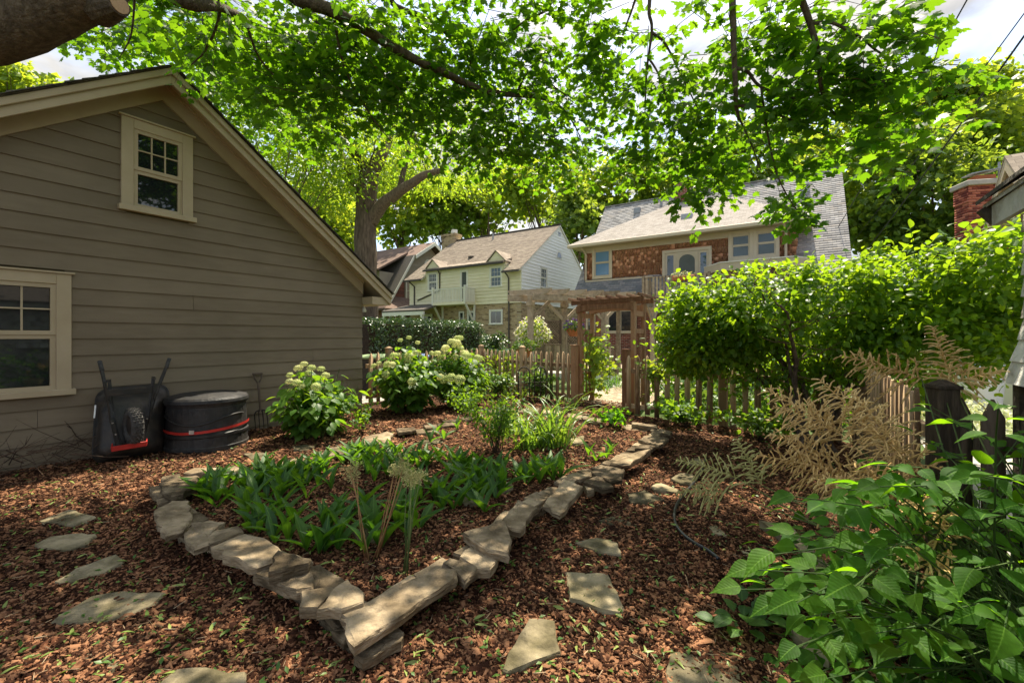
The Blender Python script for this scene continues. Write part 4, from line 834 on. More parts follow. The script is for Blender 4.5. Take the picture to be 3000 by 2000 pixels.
# ground floor openings behind the arbor
bf = Fr(hf.P(0, 0, .58), EA, EN)
window(bf, sh, 1.4, 2.9, 1.55, 2.75, .1, M['tan2'], M['pane'], 2, 1, sill=False, sash=False); window(bf, sh, .35, .85, 1.6, 2.75, .08, M['tan2'], M['pane'], sill=False)
# --- cream clapboard house
K = Vector((.53, 24.8, 0)); cf = Fr(K, -EA, EN); cg = Fr(K, -EN, EA)
cr_h = thing('cream_house', 'cream clapboard house over buff brick with wall dormers', 'house', K)
M['buffE'] = tiled('buff_brick', EA, UP, [(.14, .09, .05), (.36, .25, .14), (.46, .34, .20), (.40, .28, .16), (.50, .38, .23)], (.36, .29, .2), .24, .082, .008, noise=.3)
M['buffN'] = tiled('buff_brick_side', EN, UP, [(.14, .09, .05), (.36, .25, .14), (.46, .34, .20), (.40, .28, .16), (.50, .38, .23)], (.36, .29, .2), .24, .082, .008, noise=.3)
M['roofbrown'] = tiled('brown_roof_shingle', EA, (EN * -.82 + UP * .57), [(.20, .16, .125), (.27, .22, .17), (.33, .275, .215)], (.15, .12, .095), .27, .145, .006, noise=.2)
m = MB(); cf.box(m, 0, 9.0, -.05, 3.38, -9.6, -.02); m.build('brick_wall', M['buffE'], cr_h)
m = MB(); cg.box(m, .0, 9.6, -.05, 3.38, -.3, .004); m.build('brick_side', M['buffN'], cr_h)
m = MB(); m.prism([cg.P(.04, 3.38, -.03), cg.P(.04, 5.4, -.03), cg.P(4.8, 8.75, -.03), cg.P(9.6, 5.4, -.03), cg.P(9.6, 3.38, -.03)], -EA * 8.94); m.build('upper_wall', M['cream'], cr_h)
wa = [(1.30, 2.23, 4.38, 5.62), (6.42, 7.30, 4.42, 5.64), (3.88, 4.52, 3.45, 5.6)]
boards(cf, cr_h, 3.38, 5.78, .20, lambda z: (0, 9.0) if z < 5.42 else (1.1, 7.5), M['cream'], .05, wa)
boards(cg, cr_h, 3.38, 8.70, .20, lambda z: (max(0, (z - 5.4) / .698), 9.6 - max(0, (z - 5.4) / .698)), M['white'], .05, [(2.2, 3.1, 4.45, 5.75)])
window(cf, cr_h, *wa[0], .09, M['whitetrim'], M['blind'], 3, 2, lower=(3, 2)); window(cf, cr_h, *wa[1], .09, M['whitetrim'], M['blind'], 4, 2, lower=(4, 2)); window(cg, cr_h, 2.2, 3.1, 4.45, 5.75, .09, M['whitetrim'], M['blind'], 3, 2, lower=(3, 2))
window(cf, cr_h, *wa[2], .1, M['whitetrim'], M['screen'], 1, 1, sill=False, sash=False, name='door')
cfb = Fr(K + EN * .0, -EA, EN)
window(cfb, cr_h, 1.28, 2.25, 2.15, 3.02, .07, M['whitetrim'], M['pane'], 2, 1, sash=False); window(cfb, cr_h, 4.2, 4.62, 1.9, 3.0, .07, M['whitetrim'], M['blind']); window(cfb, cr_h, 3.3, 3.95, 1.2, 3.0, .08, M['whitetrim'], M['screen'], name='door'); window(cfb, cr_h, 6.9, 7.9, 1.5, 2.9, .1, M['whitetrim'], M['pane'], 2, 1, sash=False); window(cfb, cr_h, .9, 1.5, .25, .7, .05, M['whitetrim'], M['pane'], 5, 1, sash=False)
# gable half-round and louvre
ctr = cg.P(4.75, 6.6, .012); m = MB(); m.prism([ctr - EN * .44 * math.cos(a) + UP * .5 * math.sin(a) for a in [math.pi * k / 12 for k in range(13)]], EA * .05); hr = m.build('half_round_window', M['whitetrim'], cr_h)
m = MB(); m.prism([ctr + EA * .05 + UP * .05 - EN * .30 * math.cos(a) + UP * .35 * math.sin(a) for a in [math.pi * k / 12 for k in range(13)]], EA * .012); m.build('pane', M['pane'], hr)
m = MB(); cg.box(m, 4.62, 4.98, 8.12, 8.40, .0, .045); m.build('louvre', M['lead'], cr_h)
# roof
rz = lambda v: 5.38 + .698 * v
def cP(q, v): return cg.P(v, rz(v) + .02, -q)
m = MB(); m.prism([cg.P(.5, rz(.5), .12), cg.P(4.8, rz(4.8), .12), cg.P(9.95, rz(-.35), .12), cg.P(9.95, rz(-.35) + .1, .12), cg.P(4.8, rz(4.8) + .1, .12), cg.P(.5, rz(.5) + .1, .12)], -EA * 9.3); rc = m.build('roof', M['whitetrim'], cr_h)
courses(rc, lambda q, v: cP(q, v) + UP * .10, lambda v: (-.14, 9.2), 4.82, .5, 35, M['roofbrown'], .026)
for q0, q1 in ((-.12, 1.05), (7.5, 9.18)):
    m = MB(); m.hexa([cP(q0, -.35), cP(q1, -.35), cP(q1, .52), cP(q0, .52), cP(q0, -.35) + UP * .08, cP(q1, -.35) + UP * .08, cP(q1, .52) + UP * .08, cP(q0, .52) + UP * .08]); m.build('eave', M['whitetrim'], rc)
    courses(rc, lambda q, v: cP(q, v) + UP * .10, lambda v: (q0 - .02, q1), .5, -.38, 7, M['roofbrown'], .026)
m = MB(); m.beam(cg.P(4.8, rz(4.8) + .16, .16), cg.P(4.8, rz(4.8) + .16, -9.2), .2, .05); m.build('ridge_cap', M['roofdark'], rc)
# middle eave raised, wall dormers
m = MB(); m.prism([cf.P(1.1, 5.74, .22), cf.P(7.5, 5.74, .22), cf.P(7.5, 6.06, -.75), cf.P(1.1, 6.06, -.75)], UP * .12); m.build('middle_roof', M['roofbrown'], cr_h)
for s0, s1, pk in ((1.05, 2.45, 6.50), (6.2, 7.5, 6.46)):
    sm = (s0 + s1) / 2; m = MB(); m.prism([cf.P(s0, 5.3, .035), cf.P(s1, 5.3, .035), cf.P(s1, 5.85, .035), cf.P(sm, pk, .035), cf.P(s0, 5.85, .035)], -EN * 1.2)
    m = MB(); m.prism([cf.P(s0 + .02, 5.62, .028), cf.P(s1 - .02, 5.62, .028), cf.P(s1 - .02, 5.84, .028), cf.P(sm, pk - .02, .028), cf.P(s0 + .02, 5.84, .028)], -EN * 1.1); d_ = m.build('dormer', M['cream'], cr_h)
    for sg, se in ((1, s1 + .06), (-1, s0 - .06)):
        m = MB(); m.hexa([cf.P(sm, pk, .1), cf.P(se, 5.80, .1), cf.P(se, 5.80, -1.0), cf.P(sm, pk, -1.5), cf.P(sm, pk + .07, .1), cf.P(se, 5.87, .1), cf.P(se, 5.87, -1.0), cf.P(sm, pk + .07, -1.5)]); m.build('dormer_roof', M['roofbrown'], d_)
    for z in (5.82, 6.02, 6.22):
        hw = (s1 - s0) / 2 * (pk - z) / (pk - 5.84); m = MB(); cf.box(m, sm - hw, sm + hw, z, z + .012, .028, .045); m.build('board', M['cream'], d_)
for s0, s1, z in ((-.1, 1.05, 5.13), (1.1, 7.5, 5.72), (7.55, 9.15, 5.13)):
    m = MB(); o = .22 if z > 5.5 else .42; cf.box(m, s0, s1, z - .03, z + .07, o, o + .1); m.build('gutter', M['gutter'], cr_h)
for pts in ([(.82, 5.1, .45), (.82, 4.95, .2), (.82, 4.8, .08), (.82, 3.5, .08), (.82, 3.3, .05), (.82, .4, .05)], [(6.2, 5.7, .25), (6.2, 5.5, .08), (6.2, 4.4, .08), (8.2, 3.85, .08)], [(8.6, 5.1, .45), (8.6, 4.95, .2), (8.5, 4.8, .08), (8.5, 3.3, .08)]):
    m = MB(); m.tube([cf.P(*p) for p in pts], .045, 8); m.build('downspout', M['gutter'], cr_h)
# balcony
m = MB(); cf.box(m, 3.3, 6.0, 3.36, 3.52, .03, 1.0); bl = m.build('balcony', M['cream'], cr_h)
m = MB(); cf.box(m, 3.3, 6.0, 4.32, 4.38, .93, .99); cf.box(m, 3.3, 6.0, 3.6, 3.65, .94, .98); cf.box(m, 3.3, 3.35, 4.32, 4.38, .03, .93); m.build('rail', M['whitetrim'], bl)
for k in range(22):
    m = MB(); s = 3.36 + k * .12; cf.box(m, s, s + .045, 3.5, 4.34, .945, .975); m.build('baluster', M['whitetrim'], bl)
for k in range(8):
    m = MB(); o = .1 + k * .11; cf.box(m, 3.31, 3.34, 3.5, 4.34, o, o + .04); m.build('baluster', M['whitetrim'], bl)
for s in (3.3, 5.9):
    m = MB(); cf.box(m, s, s + .12, 3.4, 4.5, .9, 1.02); m.build('post', M['whitetrim'], bl); m = MB(); m.beam(cf.P(s + .06, 3.36, .9), cf.P(s + .06, 2.2, .05), .09, .11); m.build('bracket', M['whitetrim'], bl); m = MB(); cf.box(m, s, s + .12, 1.9, 3.36, .01, .09); m.build('bracket_post', M['whitetrim'], bl)
# porch
m = MB(); m.hexa([cf.P(5.6, 2.95, 2.2), cf.P(9.3, 2.95, 2.2), cf.P(9.3, 3.45, .02), cf.P(6.1, 3.45, .02), cf.P(5.6, 3.05, 2.2), cf.P(9.3, 3.05, 2.2), cf.P(9.3, 3.55, .02), cf.P(6.1, 3.55, .02)]); m.build('porch_roof', M['roofdark'], cr_h)
m = MB(); cf.box(m, 5.62, 9.28, 2.72, 2.94, 2.05, 2.18); pb = m.build('porch_beam', M['whitetrim'], cr_h)
for s in (5.7, 7.3, 9.1):
    m = MB(); cf.box(m, s, s + .16, 0, 2.72, 2.03, 2.17); m.build('porch_post', M['whitetrim'], cr_h)
qc = cg.P(4.9, 6.5, -9.5); m = MB(); m.box(qc, (1.3, .8, 2.75), math.atan2(EA.y, EA.x)).box(qc + UP * 2.75, (1.42, .92, .18), math.atan2(EA.y, EA.x)); chn = m.build('chimney', M['buffE'], cr_h); m = MB(); m.box(qc + UP * 2.93 + EA * .3, (.4, .4, .35), .4); m.build('chimney_pot', M['tub'], chn)
m = MB(); q = cP(4.9, 4.1); m.tube([q, q + UP * .55], .06, 8); m.build('vent_pipe', M['lead'], rc); q = cP(5.0, 1.7); m = MB(); m.box(q + UP * .05, (.3, .3, .16), .5); m.build('roof_vent', M['roofdark'], rc)
# --- taupe gambrel house
T0 = Vector((-9.4, 33, 0)); tg = Fr(T0, -EN, EA); th_ = thing('gambrel_house', 'taupe gambrel roofed house behind the tree trunk', 'house', T0)
prof = [(0, 4.3), (2.33, 7.87), (4.54, 9.29), (6.75, 7.87), (9.08, 4.3)]
m = MB(); m.prism([tg.P(0, 0, -.4), *[tg.P(a, b - .05, -.4) for a, b in prof], tg.P(9.08, 0, -.4)], -EA * 10); m.build('wall', M['rbrickE'], th_)
def tl(z):
    if z <= 7.87: d = (z - 4.3) / 3.57 * 2.33
    else: d = 2.33 + (z - 7.87) / 1.42 * 2.21
    d = max(0, d); return (d + .1, 9.08 - d - .1)
tgw = Fr(T0 - EA * .38, -EN, EA); boards(tgw, th_, 3.9, 9.15, .21, tl, M['taupe2'], .055, [(.9, 1.9, 4.4, 6.0)])
M['maroonroof'] = pm('maroon_roof', (.10, .065, .05), (.22, .15, .12), 5, .95, .5, objr=.4)
for i, (mt, o) in enumerate(((M['roofdark'], .25), (M['maroonroof'], .45), (M['maroonroof'], .45), (M['roofdark'], .25))):
    a, b = prof[i], prof[i + 1]; P = tg.P; ex = (-.25 if i == 0 else 0)
    m = MB(); m.hexa([P(a[0] + ex, a[1] + ex * 1.5, -10.5), P(a[0] + ex, a[1] + ex * 1.5, o), P(b[0], b[1], o), P(b[0], b[1], -10.5), P(a[0] + ex, a[1] + ex * 1.5 + .12, -10.5), P(a[0] + ex, a[1] + ex * 1.5 + .12, o), P(b[0], b[1] + .12, o), P(b[0], b[1] + .12, -10.5)]); r_ = m.build('roof', mt, th_)
    m = MB(); m.hexa([P(a[0] + ex, a[1] + ex * 1.5 - .2, o + .01), P(b[0], b[1] - .2, o + .01), P(b[0], b[1] + .1, o + .01), P(a[0] + ex, a[1] + ex * 1.5 + .1, o + .01), P(a[0] + ex, a[1] + ex * 1.5 - .2, o + .08), P(b[0], b[1] - .2, o + .08), P(b[0], b[1] + .1, o + .08), P(a[0] + ex, a[1] + ex * 1.5 + .1, o + .08)]); m.build('bargeboard', M['whitetrim'], r_)
window(tgw, th_, 2.0, 3.1, 4.3, 6.0, .12, M['whitetrim'], M['blind'], 3, 2, pr=.08)
ctr = tgw.P(4.6, 7.4, .04); m = MB(); m.prism([ctr - EN * .55 * math.cos(a) + UP * .62 * math.sin(a) for a in [math.pi * k / 12 for k in range(13)]], EA * .06); hr = m.build('half_round_window', M['whitetrim'], th_)
m = MB(); m.prism([ctr + EA * .06 + UP * .06 - EN * .36 * math.cos(a) + UP * .42 * math.sin(a) for a in [math.pi * k / 12 for k in range(13)]], EA * .012); m.build('pane', M['blind'], hr)
td = Fr(T0 - EN * .0, -EA, EN); m = MB(); td.box(m, 1.0, 7.5, 3.6, 6.5, -2.5, .1); m.build('shed_dormer', M['taupe2'], th_)
m = MB(); m.hexa([td.P(.7, 6.45, .5), td.P(7.8, 6.45, .5), td.P(7.8, 8.2, -2.6), td.P(.7, 8.2, -2.6), td.P(.7, 6.6, .5), td.P(7.8, 6.6, .5), td.P(7.8, 8.35, -2.6), td.P(.7, 8.35, -2.6)]); m.build('dormer_roof', M['maroonroof'], th_)
window(Fr(T0 + EN * .13, -EA, EN), th_, 1.5, 2.6, 4.4, 6.0, .14, M['whitetrim'], M['pane'], pr=.06)
m = MB(); m.hexa([tg.P(-1.2, 3.35, .9), tg.P(9.5, 3.35, .9), tg.P(9.3, 4.4, -.35), tg.P(-.1, 4.4, -.35), tg.P(-1.2, 3.5, .9), tg.P(9.5, 3.5, .9), tg.P(9.3, 4.55, -.35), tg.P(-.1, 4.55, -.35)]); m.build('skirt_roof', M['maroonroof'], th_); m = MB(); tg.box(m, -1.2, 9.5, 3.15, 3.34, .75, .88); m.build('gutter', M['whitetrim'], th_)
m = MB(); m.hexa([td.P(-.9, 3.35, 1.2), td.P(9.5, 3.35, 1.2), td.P(9.3, 4.4, .05), td.P(-.1, 4.4, .05), td.P(-.9, 3.5, 1.2), td.P(9.5, 3.5, 1.2), td.P(9.3, 4.55, .05), td.P(-.1, 4.55, .05)]); m.build('skirt_roof', M['maroonroof'], th_)
# --- brick house with chimney, far right
RC = W(2875, 985, 13.3); RC.z = 0; rh = thing('brick_house', 'red brick house with tan gable overhang and tall chimney at right', 'house', RC)
M['rbrickG'] = tiled('red_brick_side', GA, UP, [(.16, .04, .025), (.27, .07, .045), (.34, .11, .07)], (.34, .28, .22), .215, .078, .010)
M['rbrickN'] = tiled('red_brick_side', EN, UP, [(.16, .04, .025), (.27, .07, .045), (.34, .11, .07)], (.34, .28, .22), .215, .078, .010)
bw = np.array([(-.5, -.5, 0), (.5, -.5, 0), (.5, .5, 0), (-.5, .5, 0), (-.5, -.5, 1), (.5, -.5, 1), (.5, .5, 1), (-.5, .5, 1)], float); bt = tri([(0, 3, 2, 1), (4, 5, 6, 7), (0, 1, 5, 4), (1, 2, 6, 5), (2, 3, 7, 6), (3, 0, 4, 7)])
cw, cd = 1.02, .55; fa = Vector((.975, -.22, 0)); fn = Vector((-.22, -.975, 0)); M['mortar'] = pm('mortar', (.36, .31, .25), (.46, .40, .33), 9, .95, .2)
M['brickpc'] = pm('chimney_brick', (.15, .035, .025), (.42, .145, .09), 3, .9, .3, objr=1.0, third=(.33, .085, .05))
m = MB(); m.beam(RC + UP * 0, RC + UP * 6.0, cw - .03, cd - .03, side=fa); chm = m.build('chimney', M['mortar'], rh)
pos, R, sz = [], [], []
z = 3.3; row = 0
while z < 5.98:
    ex = .0 if z < 5.5 else .02
    for face in (0, 1):
        a, n_, ln, off = (fa, fn, cw + 2 * ex, cd / 2 + ex) if face == 0 else (fn, -fa, cd + 2 * ex, cw / 2 + ex)
        k = -.5 * ln + (0 if row % 2 else -.105)
        while k < ln / 2:
            x0, x1 = max(k, -ln / 2), min(k + .2, ln / 2)
            if x1 - x0 > .03:
                q = RC + a * ((x0 + x1) / 2) + n_ * (off - .03 + random.uniform(0, .004)); pos.append((q.x, q.y, z)); R.append(np.array([a, n_, UP]).T); sz.append((x1 - x0 - .004, .06, .064))
            k += .211
    z += .076; row += 1
scatter(chm, 'brick', (bw, bt), M['brickpc'], np.array(R), np.array(pos), np.array(sz), 300, 'bricks')
m = MB(); m.beam(RC + UP * 6.0, RC + UP * 6.16, cw + .16, cd + .2, side=fa); m.build('chimney_cap', M['concrete'], chm, bev=.02)
m = MB(); m.beam(RC + UP * 6.16, RC + UP * 6.34, .5, .34, side=fa); m.build('flue', M['terra'], chm); m = MB(); m.beam(RC - fa * .38 + UP * 6.40, RC + fa * .38 + UP * 6.52, .4, .03, side=fn); m.build('flue_cover', M['lead'], chm)
m = MB(); m.tube([RC + fa * .45 + UP * 6.1, RC + fa * .45 + UP * 6.75], .03, 8); m.build('vent_pipe', M['lead'], chm)
hx = Vector((12.06, 11.0, 0)); rg = Fr(hx, -GA, -GN); P = rg.P     # cross gable facing the yard, in front of the chimney
m = MB(); m.prism([P(.25, 0, -.55), P(.25, 3.9, -.55), P(1.5, 5.15, -.55), P(3.6, 3.2, -.55), P(3.6, 0, -.55)], GN * 5); m.build('wall', M['rbrickG'], rh)
for (a, b) in (((0, 3.86), (1.45, 5.36)), ((1.45, 5.36), (3.9, 3.0))):
    for nm, z0, z1, o0, o1, mt in (('roof', 0, .12, -5.5, .0, M['tan2']), ('shingles', .122, .17, -5.5, .06, M['roofbrown']), ('bargeboard', -.16, .118, .002, .05, M['tan2'])):
        m = MB(); m.hexa([P(a[0], a[1] + z0, o0), P(a[0], a[1] + z0, o1), P(b[0], b[1] + z0, o1), P(b[0], b[1] + z0, o0), P(a[0], a[1] + z1, o0), P(a[0], a[1] + z1, o1), P(b[0], b[1] + z1, o1), P(b[0], b[1] + z1, o0)]); m.build(nm, mt, rh)
m = MB(); m.hexa([P(.4, 3.35, -.5), P(3.5, 3.35, -.5), P(3.7, 2.85, .7), P(.1, 2.85, .7), P(.4, 3.45, -.5), P(3.5, 3.45, -.5), P(3.7, 2.95, .7), P(.1, 2.95, .7)]); m.build('porch_roof', M['roofbrown'], rh)
m = MB(); rg.box(m, .2, 3.6, 2.62, 2.84, .4, .55); m.build('porch_beam', M['whitetrim'], rh); m = MB(); rg.box(m, .3, 3.5, .0, 2.62, -.5, .38); pw_ = m.build('porch_wall', M['whitetrim'], rh)
for k in range(4):
    m = MB(); rg.box(m, .45 + k * .75, 1.05 + k * .75, .9, 2.4, .382, .39); m.build('pane', M['pane'], pw_)
# --- peeling shed at the right edge: its far corner and the wall that runs towards the camera
sc_ = Vector((2.97, 2.47, 0)); sf = Fr(sc_, -GA, -GN)
sd = thing('old_shed', 'old shed with peeling white flared shingles at right edge', 'shed', sc_)
m = MB(); m.prism([sc_, sc_ - GA * 3, sc_ - GA * 3 + GN * 2.4, sc_ + GN * 2.4], UP * 2.25); m.build('wall', M['peel'], sd)
for k in range(9):
    z0 = 1.17 + k * .125; fl_ = max(0, .075 - k * .03); fb_ = max(0, .075 - (k + 1) * .03); s = -.03
    while s < 1.6:
        wd = random.uniform(.12, .2); m = MB(); P = sf.P; g = .003
        m.hexa([P(s + g, z0 - .02, .002), P(s + wd - g, z0 - .02, .002), P(s + wd - g, z0 - .02, .03 + fl_), P(s + g, z0 - .02, .03 + fl_), P(s + g, z0 + .13, .001), P(s + wd - g, z0 + .13, .001), P(s + wd - g, z0 + .13, .012 + fb_), P(s + g, z0 + .13, .012 + fb_)]); m.build('shingle', M['peel'], sd); s += wd
m = MB(); m.beam(sc_ - GN * .035 - GA * .03, sc_ - GN * .035 - GA * .03 + UP * 1.14, .06, .09, side=GN); m.build('corner_board', M['rot'], sd)
m = MB(); sf.box(m, .1, 2.5, .1, .9, .002, .02); m.build('skirt_board', M['peel'], sd)
ev = W(2884, 640, 2.58); r2 = GN * 1.6 + UP * 1.15
m = MB(); m.beam(ev, ev + r2, .05, .11); m.build('rake_board', M['rot'], sd, bev=.005)
for nm, z0, z1, mt in (('roof', .06, .085, M['peel']), ('shingles', .087, .11, M['roofdark'])):
    m = MB(); b0 = ev - GN * (.03 if z0 > .08 else 0) + GA * .03; m.hexa([b0 + UP * z0, b0 + r2 + UP * z0, b0 + r2 - GA * 3.2 + UP * z0, b0 - GA * 3.2 + UP * z0, b0 + UP * z1, b0 + r2 + UP * z1, b0 + r2 - GA * 3.2 + UP * z1, b0 - GA * 3.2 + UP * z1]); m.build(nm, mt, sd)
m = MB(); m.beam(ev - GA * .06 + GN * .03 + UP * .0, ev - GA * 3.1 + GN * .03, .03, .12); m.build('fascia', M['peel'], sd)
# leaves lodged on the shed eave
# ------------------------------------------------------------------ trees
def limb(m, pts, r0, r1, n=8, wob=.03):
    pts = [Vector(p) for p in pts]; out_ = []
    for i in range(len(pts) - 1):
        p0, p1, p2, p3 = pts[max(i - 1, 0)], pts[i], pts[i + 1], pts[min(i + 2, len(pts) - 1)]
        for k in range(4):
            t = k / 4; out_.append(.5 * ((2 * p1) + (p2 - p0) * t + (2 * p0 - 5 * p1 + 4 * p2 - p3) * t * t + (3 * p1 - p0 - 3 * p2 + p3) * t ** 3))
    out_.append(pts[-1]); q = len(out_)
    out_ = [p + Vector((random.uniform(-1, 1), random.uniform(-1, 1), random.uniform(-1, 1))) * wob * (0 if i in (0, q - 1) else 1) for i, p in enumerate(out_)]
    m.tube(out_, [r0 + (r1 - r0) * i / (q - 1) for i in range(q)], n); return out_
def tree(label, base, hgt, cc, cr, n, size, mat, tr=.3, nclump=46, bark='barkl', tm=TWOQ, clr=.16, group='trees behind the houses', limbs=None, name='tree', nobj=0, drop=.0, fork=.35):
    """trunk, limbs reaching the clumps, crown of leaf clumps"""
    base = Vector(base); cc = np.array(cc, float); t = thing(name, label, 'tree', base, group); top = Vector(cc)
    d = unit(rnd3(nclump)); rr = RNG.uniform(.35, 1.0, nclump) ** .6; cl = cc + d * rr[:, None] * np.array(cr); cl[:, 2] -= drop * np.abs(d[:, 0]) * cr[2]
    m = MB(); trunk_top = base.lerp(Vector((cc[0], cc[1], cc[2])), .92); mid = base.lerp(trunk_top, fork); mid.x = base.x + (mid.x - base.x) * .4
    if limbs is None:
        limb(m, [base - UP * .2, base.lerp(mid, .5), mid, trunk_top], tr, tr * .22, 9, tr * .12); m.build('trunk', M[bark], t, smooth=True)
        m = MB()
        for k in range(min(18, nclump)):
            s = mid.lerp(trunk_top, random.uniform(0, .75)); e = Vector(cl[k]); limb(m, [s, s.lerp(e, .45) + UP * .12 * (e - s).length, e], tr * .32, tr * .05, 5, tr * .15)
        m.build('limbs', M[bark], t, smooth=True)
    else:
        for nm, pts, r0, r1 in limbs:
            m = MB(); limb(m, pts, r0, r1, 12, r0 * .05); m.build(nm, M[bark], t, smooth=True)
        m = MB(); ends = [Vector(l[1][-1]) for l in limbs]
        for k in range(nclump):
            e = Vector(cl[k]); s = min(ends, key=lambda q: (q - e).length); limb(m, [s, s.lerp(e, .5) + UP * .1, e], .05, .012, 5, .05)
        m.build('limbs', M[bark], t, smooth=True)
    n = int(n * .8); w_ = RNG.random(nclump) + .4; idx = RNG.choice(nclump, n, p=w_ / w_.sum()); sc = np.array(cr) * clr * 1.15
    off = rnd3(n) * sc * np.array([1.15, 1.15, .62]); p = cl[idx] + off
    tip = unit(off) + rnd3(n, .6) - np.array([0, 0, .35]); nr = np.array([0, 0, .8]) + rnd3(n, .6)
    scatter(t, 'leaf', tm, mat, frames(tip, nr), p, size * RNG.uniform(.6, 1.3, n), nobj, 'crown'); return t
# yellow-green tree in the middle distance
b2 = W(1073, 985, 16.2); b2.z = 0; Y2 = 16.2
tree('large forked tree with yellow green crown behind the hedge', b2, 9, W(1050, 360, 17), (5.6, 4.2, 2.7), 26000, .15, M['tree2'], .5, 60, 'barkl', OV4, .15, None,
     [('trunk', [b2 - UP * .3, W(1073, 900, Y2), W(1070, 700, Y2), W(1076, 560, Y2), W(1082, 505, Y2)], .46, .34),
      ('bough', [W(1082, 515, Y2), W(1060, 470, Y2), W(1020, 420, Y2 - .5), W(985, 350, Y2 - 1)], .27, .10), ('bough', [W(1082, 515, Y2), W(1110, 470, Y2), W(1140, 400, Y2 + .6), W(1150, 300, Y2 + 1)], .28, .10),
      ('bough', [W(1086, 650, Y2), W(1120, 600, Y2 - .3), W(1180, 555, Y2 - .7), W(1240, 515, Y2 - 1), W(1290, 500, Y2 - 1.2)], .27, .09), ('bough', [W(1060, 580, Y2), W(1020, 500, Y2 + .4), W(1000, 450, Y2 + 1), W(950, 380, Y2 + 1.5)], .16, .07),
      ('bough', [W(1170, 560, Y2 - .7), W(1180, 510, Y2 - .5), W(1195, 450, Y2), W(1200, 380, Y2)], .12, .05)], 'forked_tree')
tree('drooping light green tree left of the forked trunk, above the garage eave', W(800, 985, 15) * 1 - UP * W(800, 985, 15).z, 8, W(830, 470, 15), (2.6, 2.2, 2.3), 7000, .14, M['tree2'], .14, 34, 'barkl', OV4, .2, None, name='tree')
def bt(label, px, py, Y, rx, rz, n=3800, mat='treeb', tr=.28, size=.42, ry=None, nclump=46, clr=.15):
    c_ = W(px, py, Y); rxm, rzm = rx * Y / FPX, rz * Y / FPX
    return tree(label, (c_.x, c_.y, -.1), 1, c_, (rxm, ry or rxm * .8, rzm), n, size, M[mat], tr, nclump, clr=clr)
bt('far tree seen just right of the big trunk above the gambrel house', 1180, 560, 44, 150, 140, 4200, 'treeb', .3, .40)
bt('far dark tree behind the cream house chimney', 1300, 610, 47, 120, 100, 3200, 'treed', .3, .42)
bt('slender far tree above the middle of the cream house roof', 1430, 570, 46, 130, 100, 2700, 'treeb', .25, .40)
bt('airy far tree above the white gable peak', 1590, 550, 45, 140, 95, 2700, 'treeb', .22, .40)
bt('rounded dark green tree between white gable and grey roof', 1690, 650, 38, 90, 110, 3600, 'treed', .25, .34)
bt('far tree above left end of the grey roof ridge', 1800, 560, 42, 120, 70, 3600, 'treeb', .25, .36)
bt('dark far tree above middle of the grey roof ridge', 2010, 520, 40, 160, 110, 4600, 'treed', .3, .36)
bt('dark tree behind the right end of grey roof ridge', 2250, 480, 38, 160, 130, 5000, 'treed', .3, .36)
bt('big tree right of the grey roof filling the gap', 2560, 540, 30, 150, 230, 8000, 'treeb', .4, .30)
bt('tall rounded tree top against the sky at right', 2800, 390, 33, 170, 160, 9500, 'treeb', .4, .32)
bt('tree rising behind the brick chimney', 2740, 600, 27, 160, 200, 7500, 'treed', .35, .28)
bt('tree at the right picture edge above brick house', 2990, 410, 36, 110, 160, 6000, 'treeb', .35, .34)
bt('low leafy tree behind the garage roof near left trunk', 960, 640, 30, 130, 130, 5500, 'treeb', .25, .30)
bt('small tree far left showing under the great limb', 40, 260, 14, 110, 90, 2200, 'treeb', .12, .16)
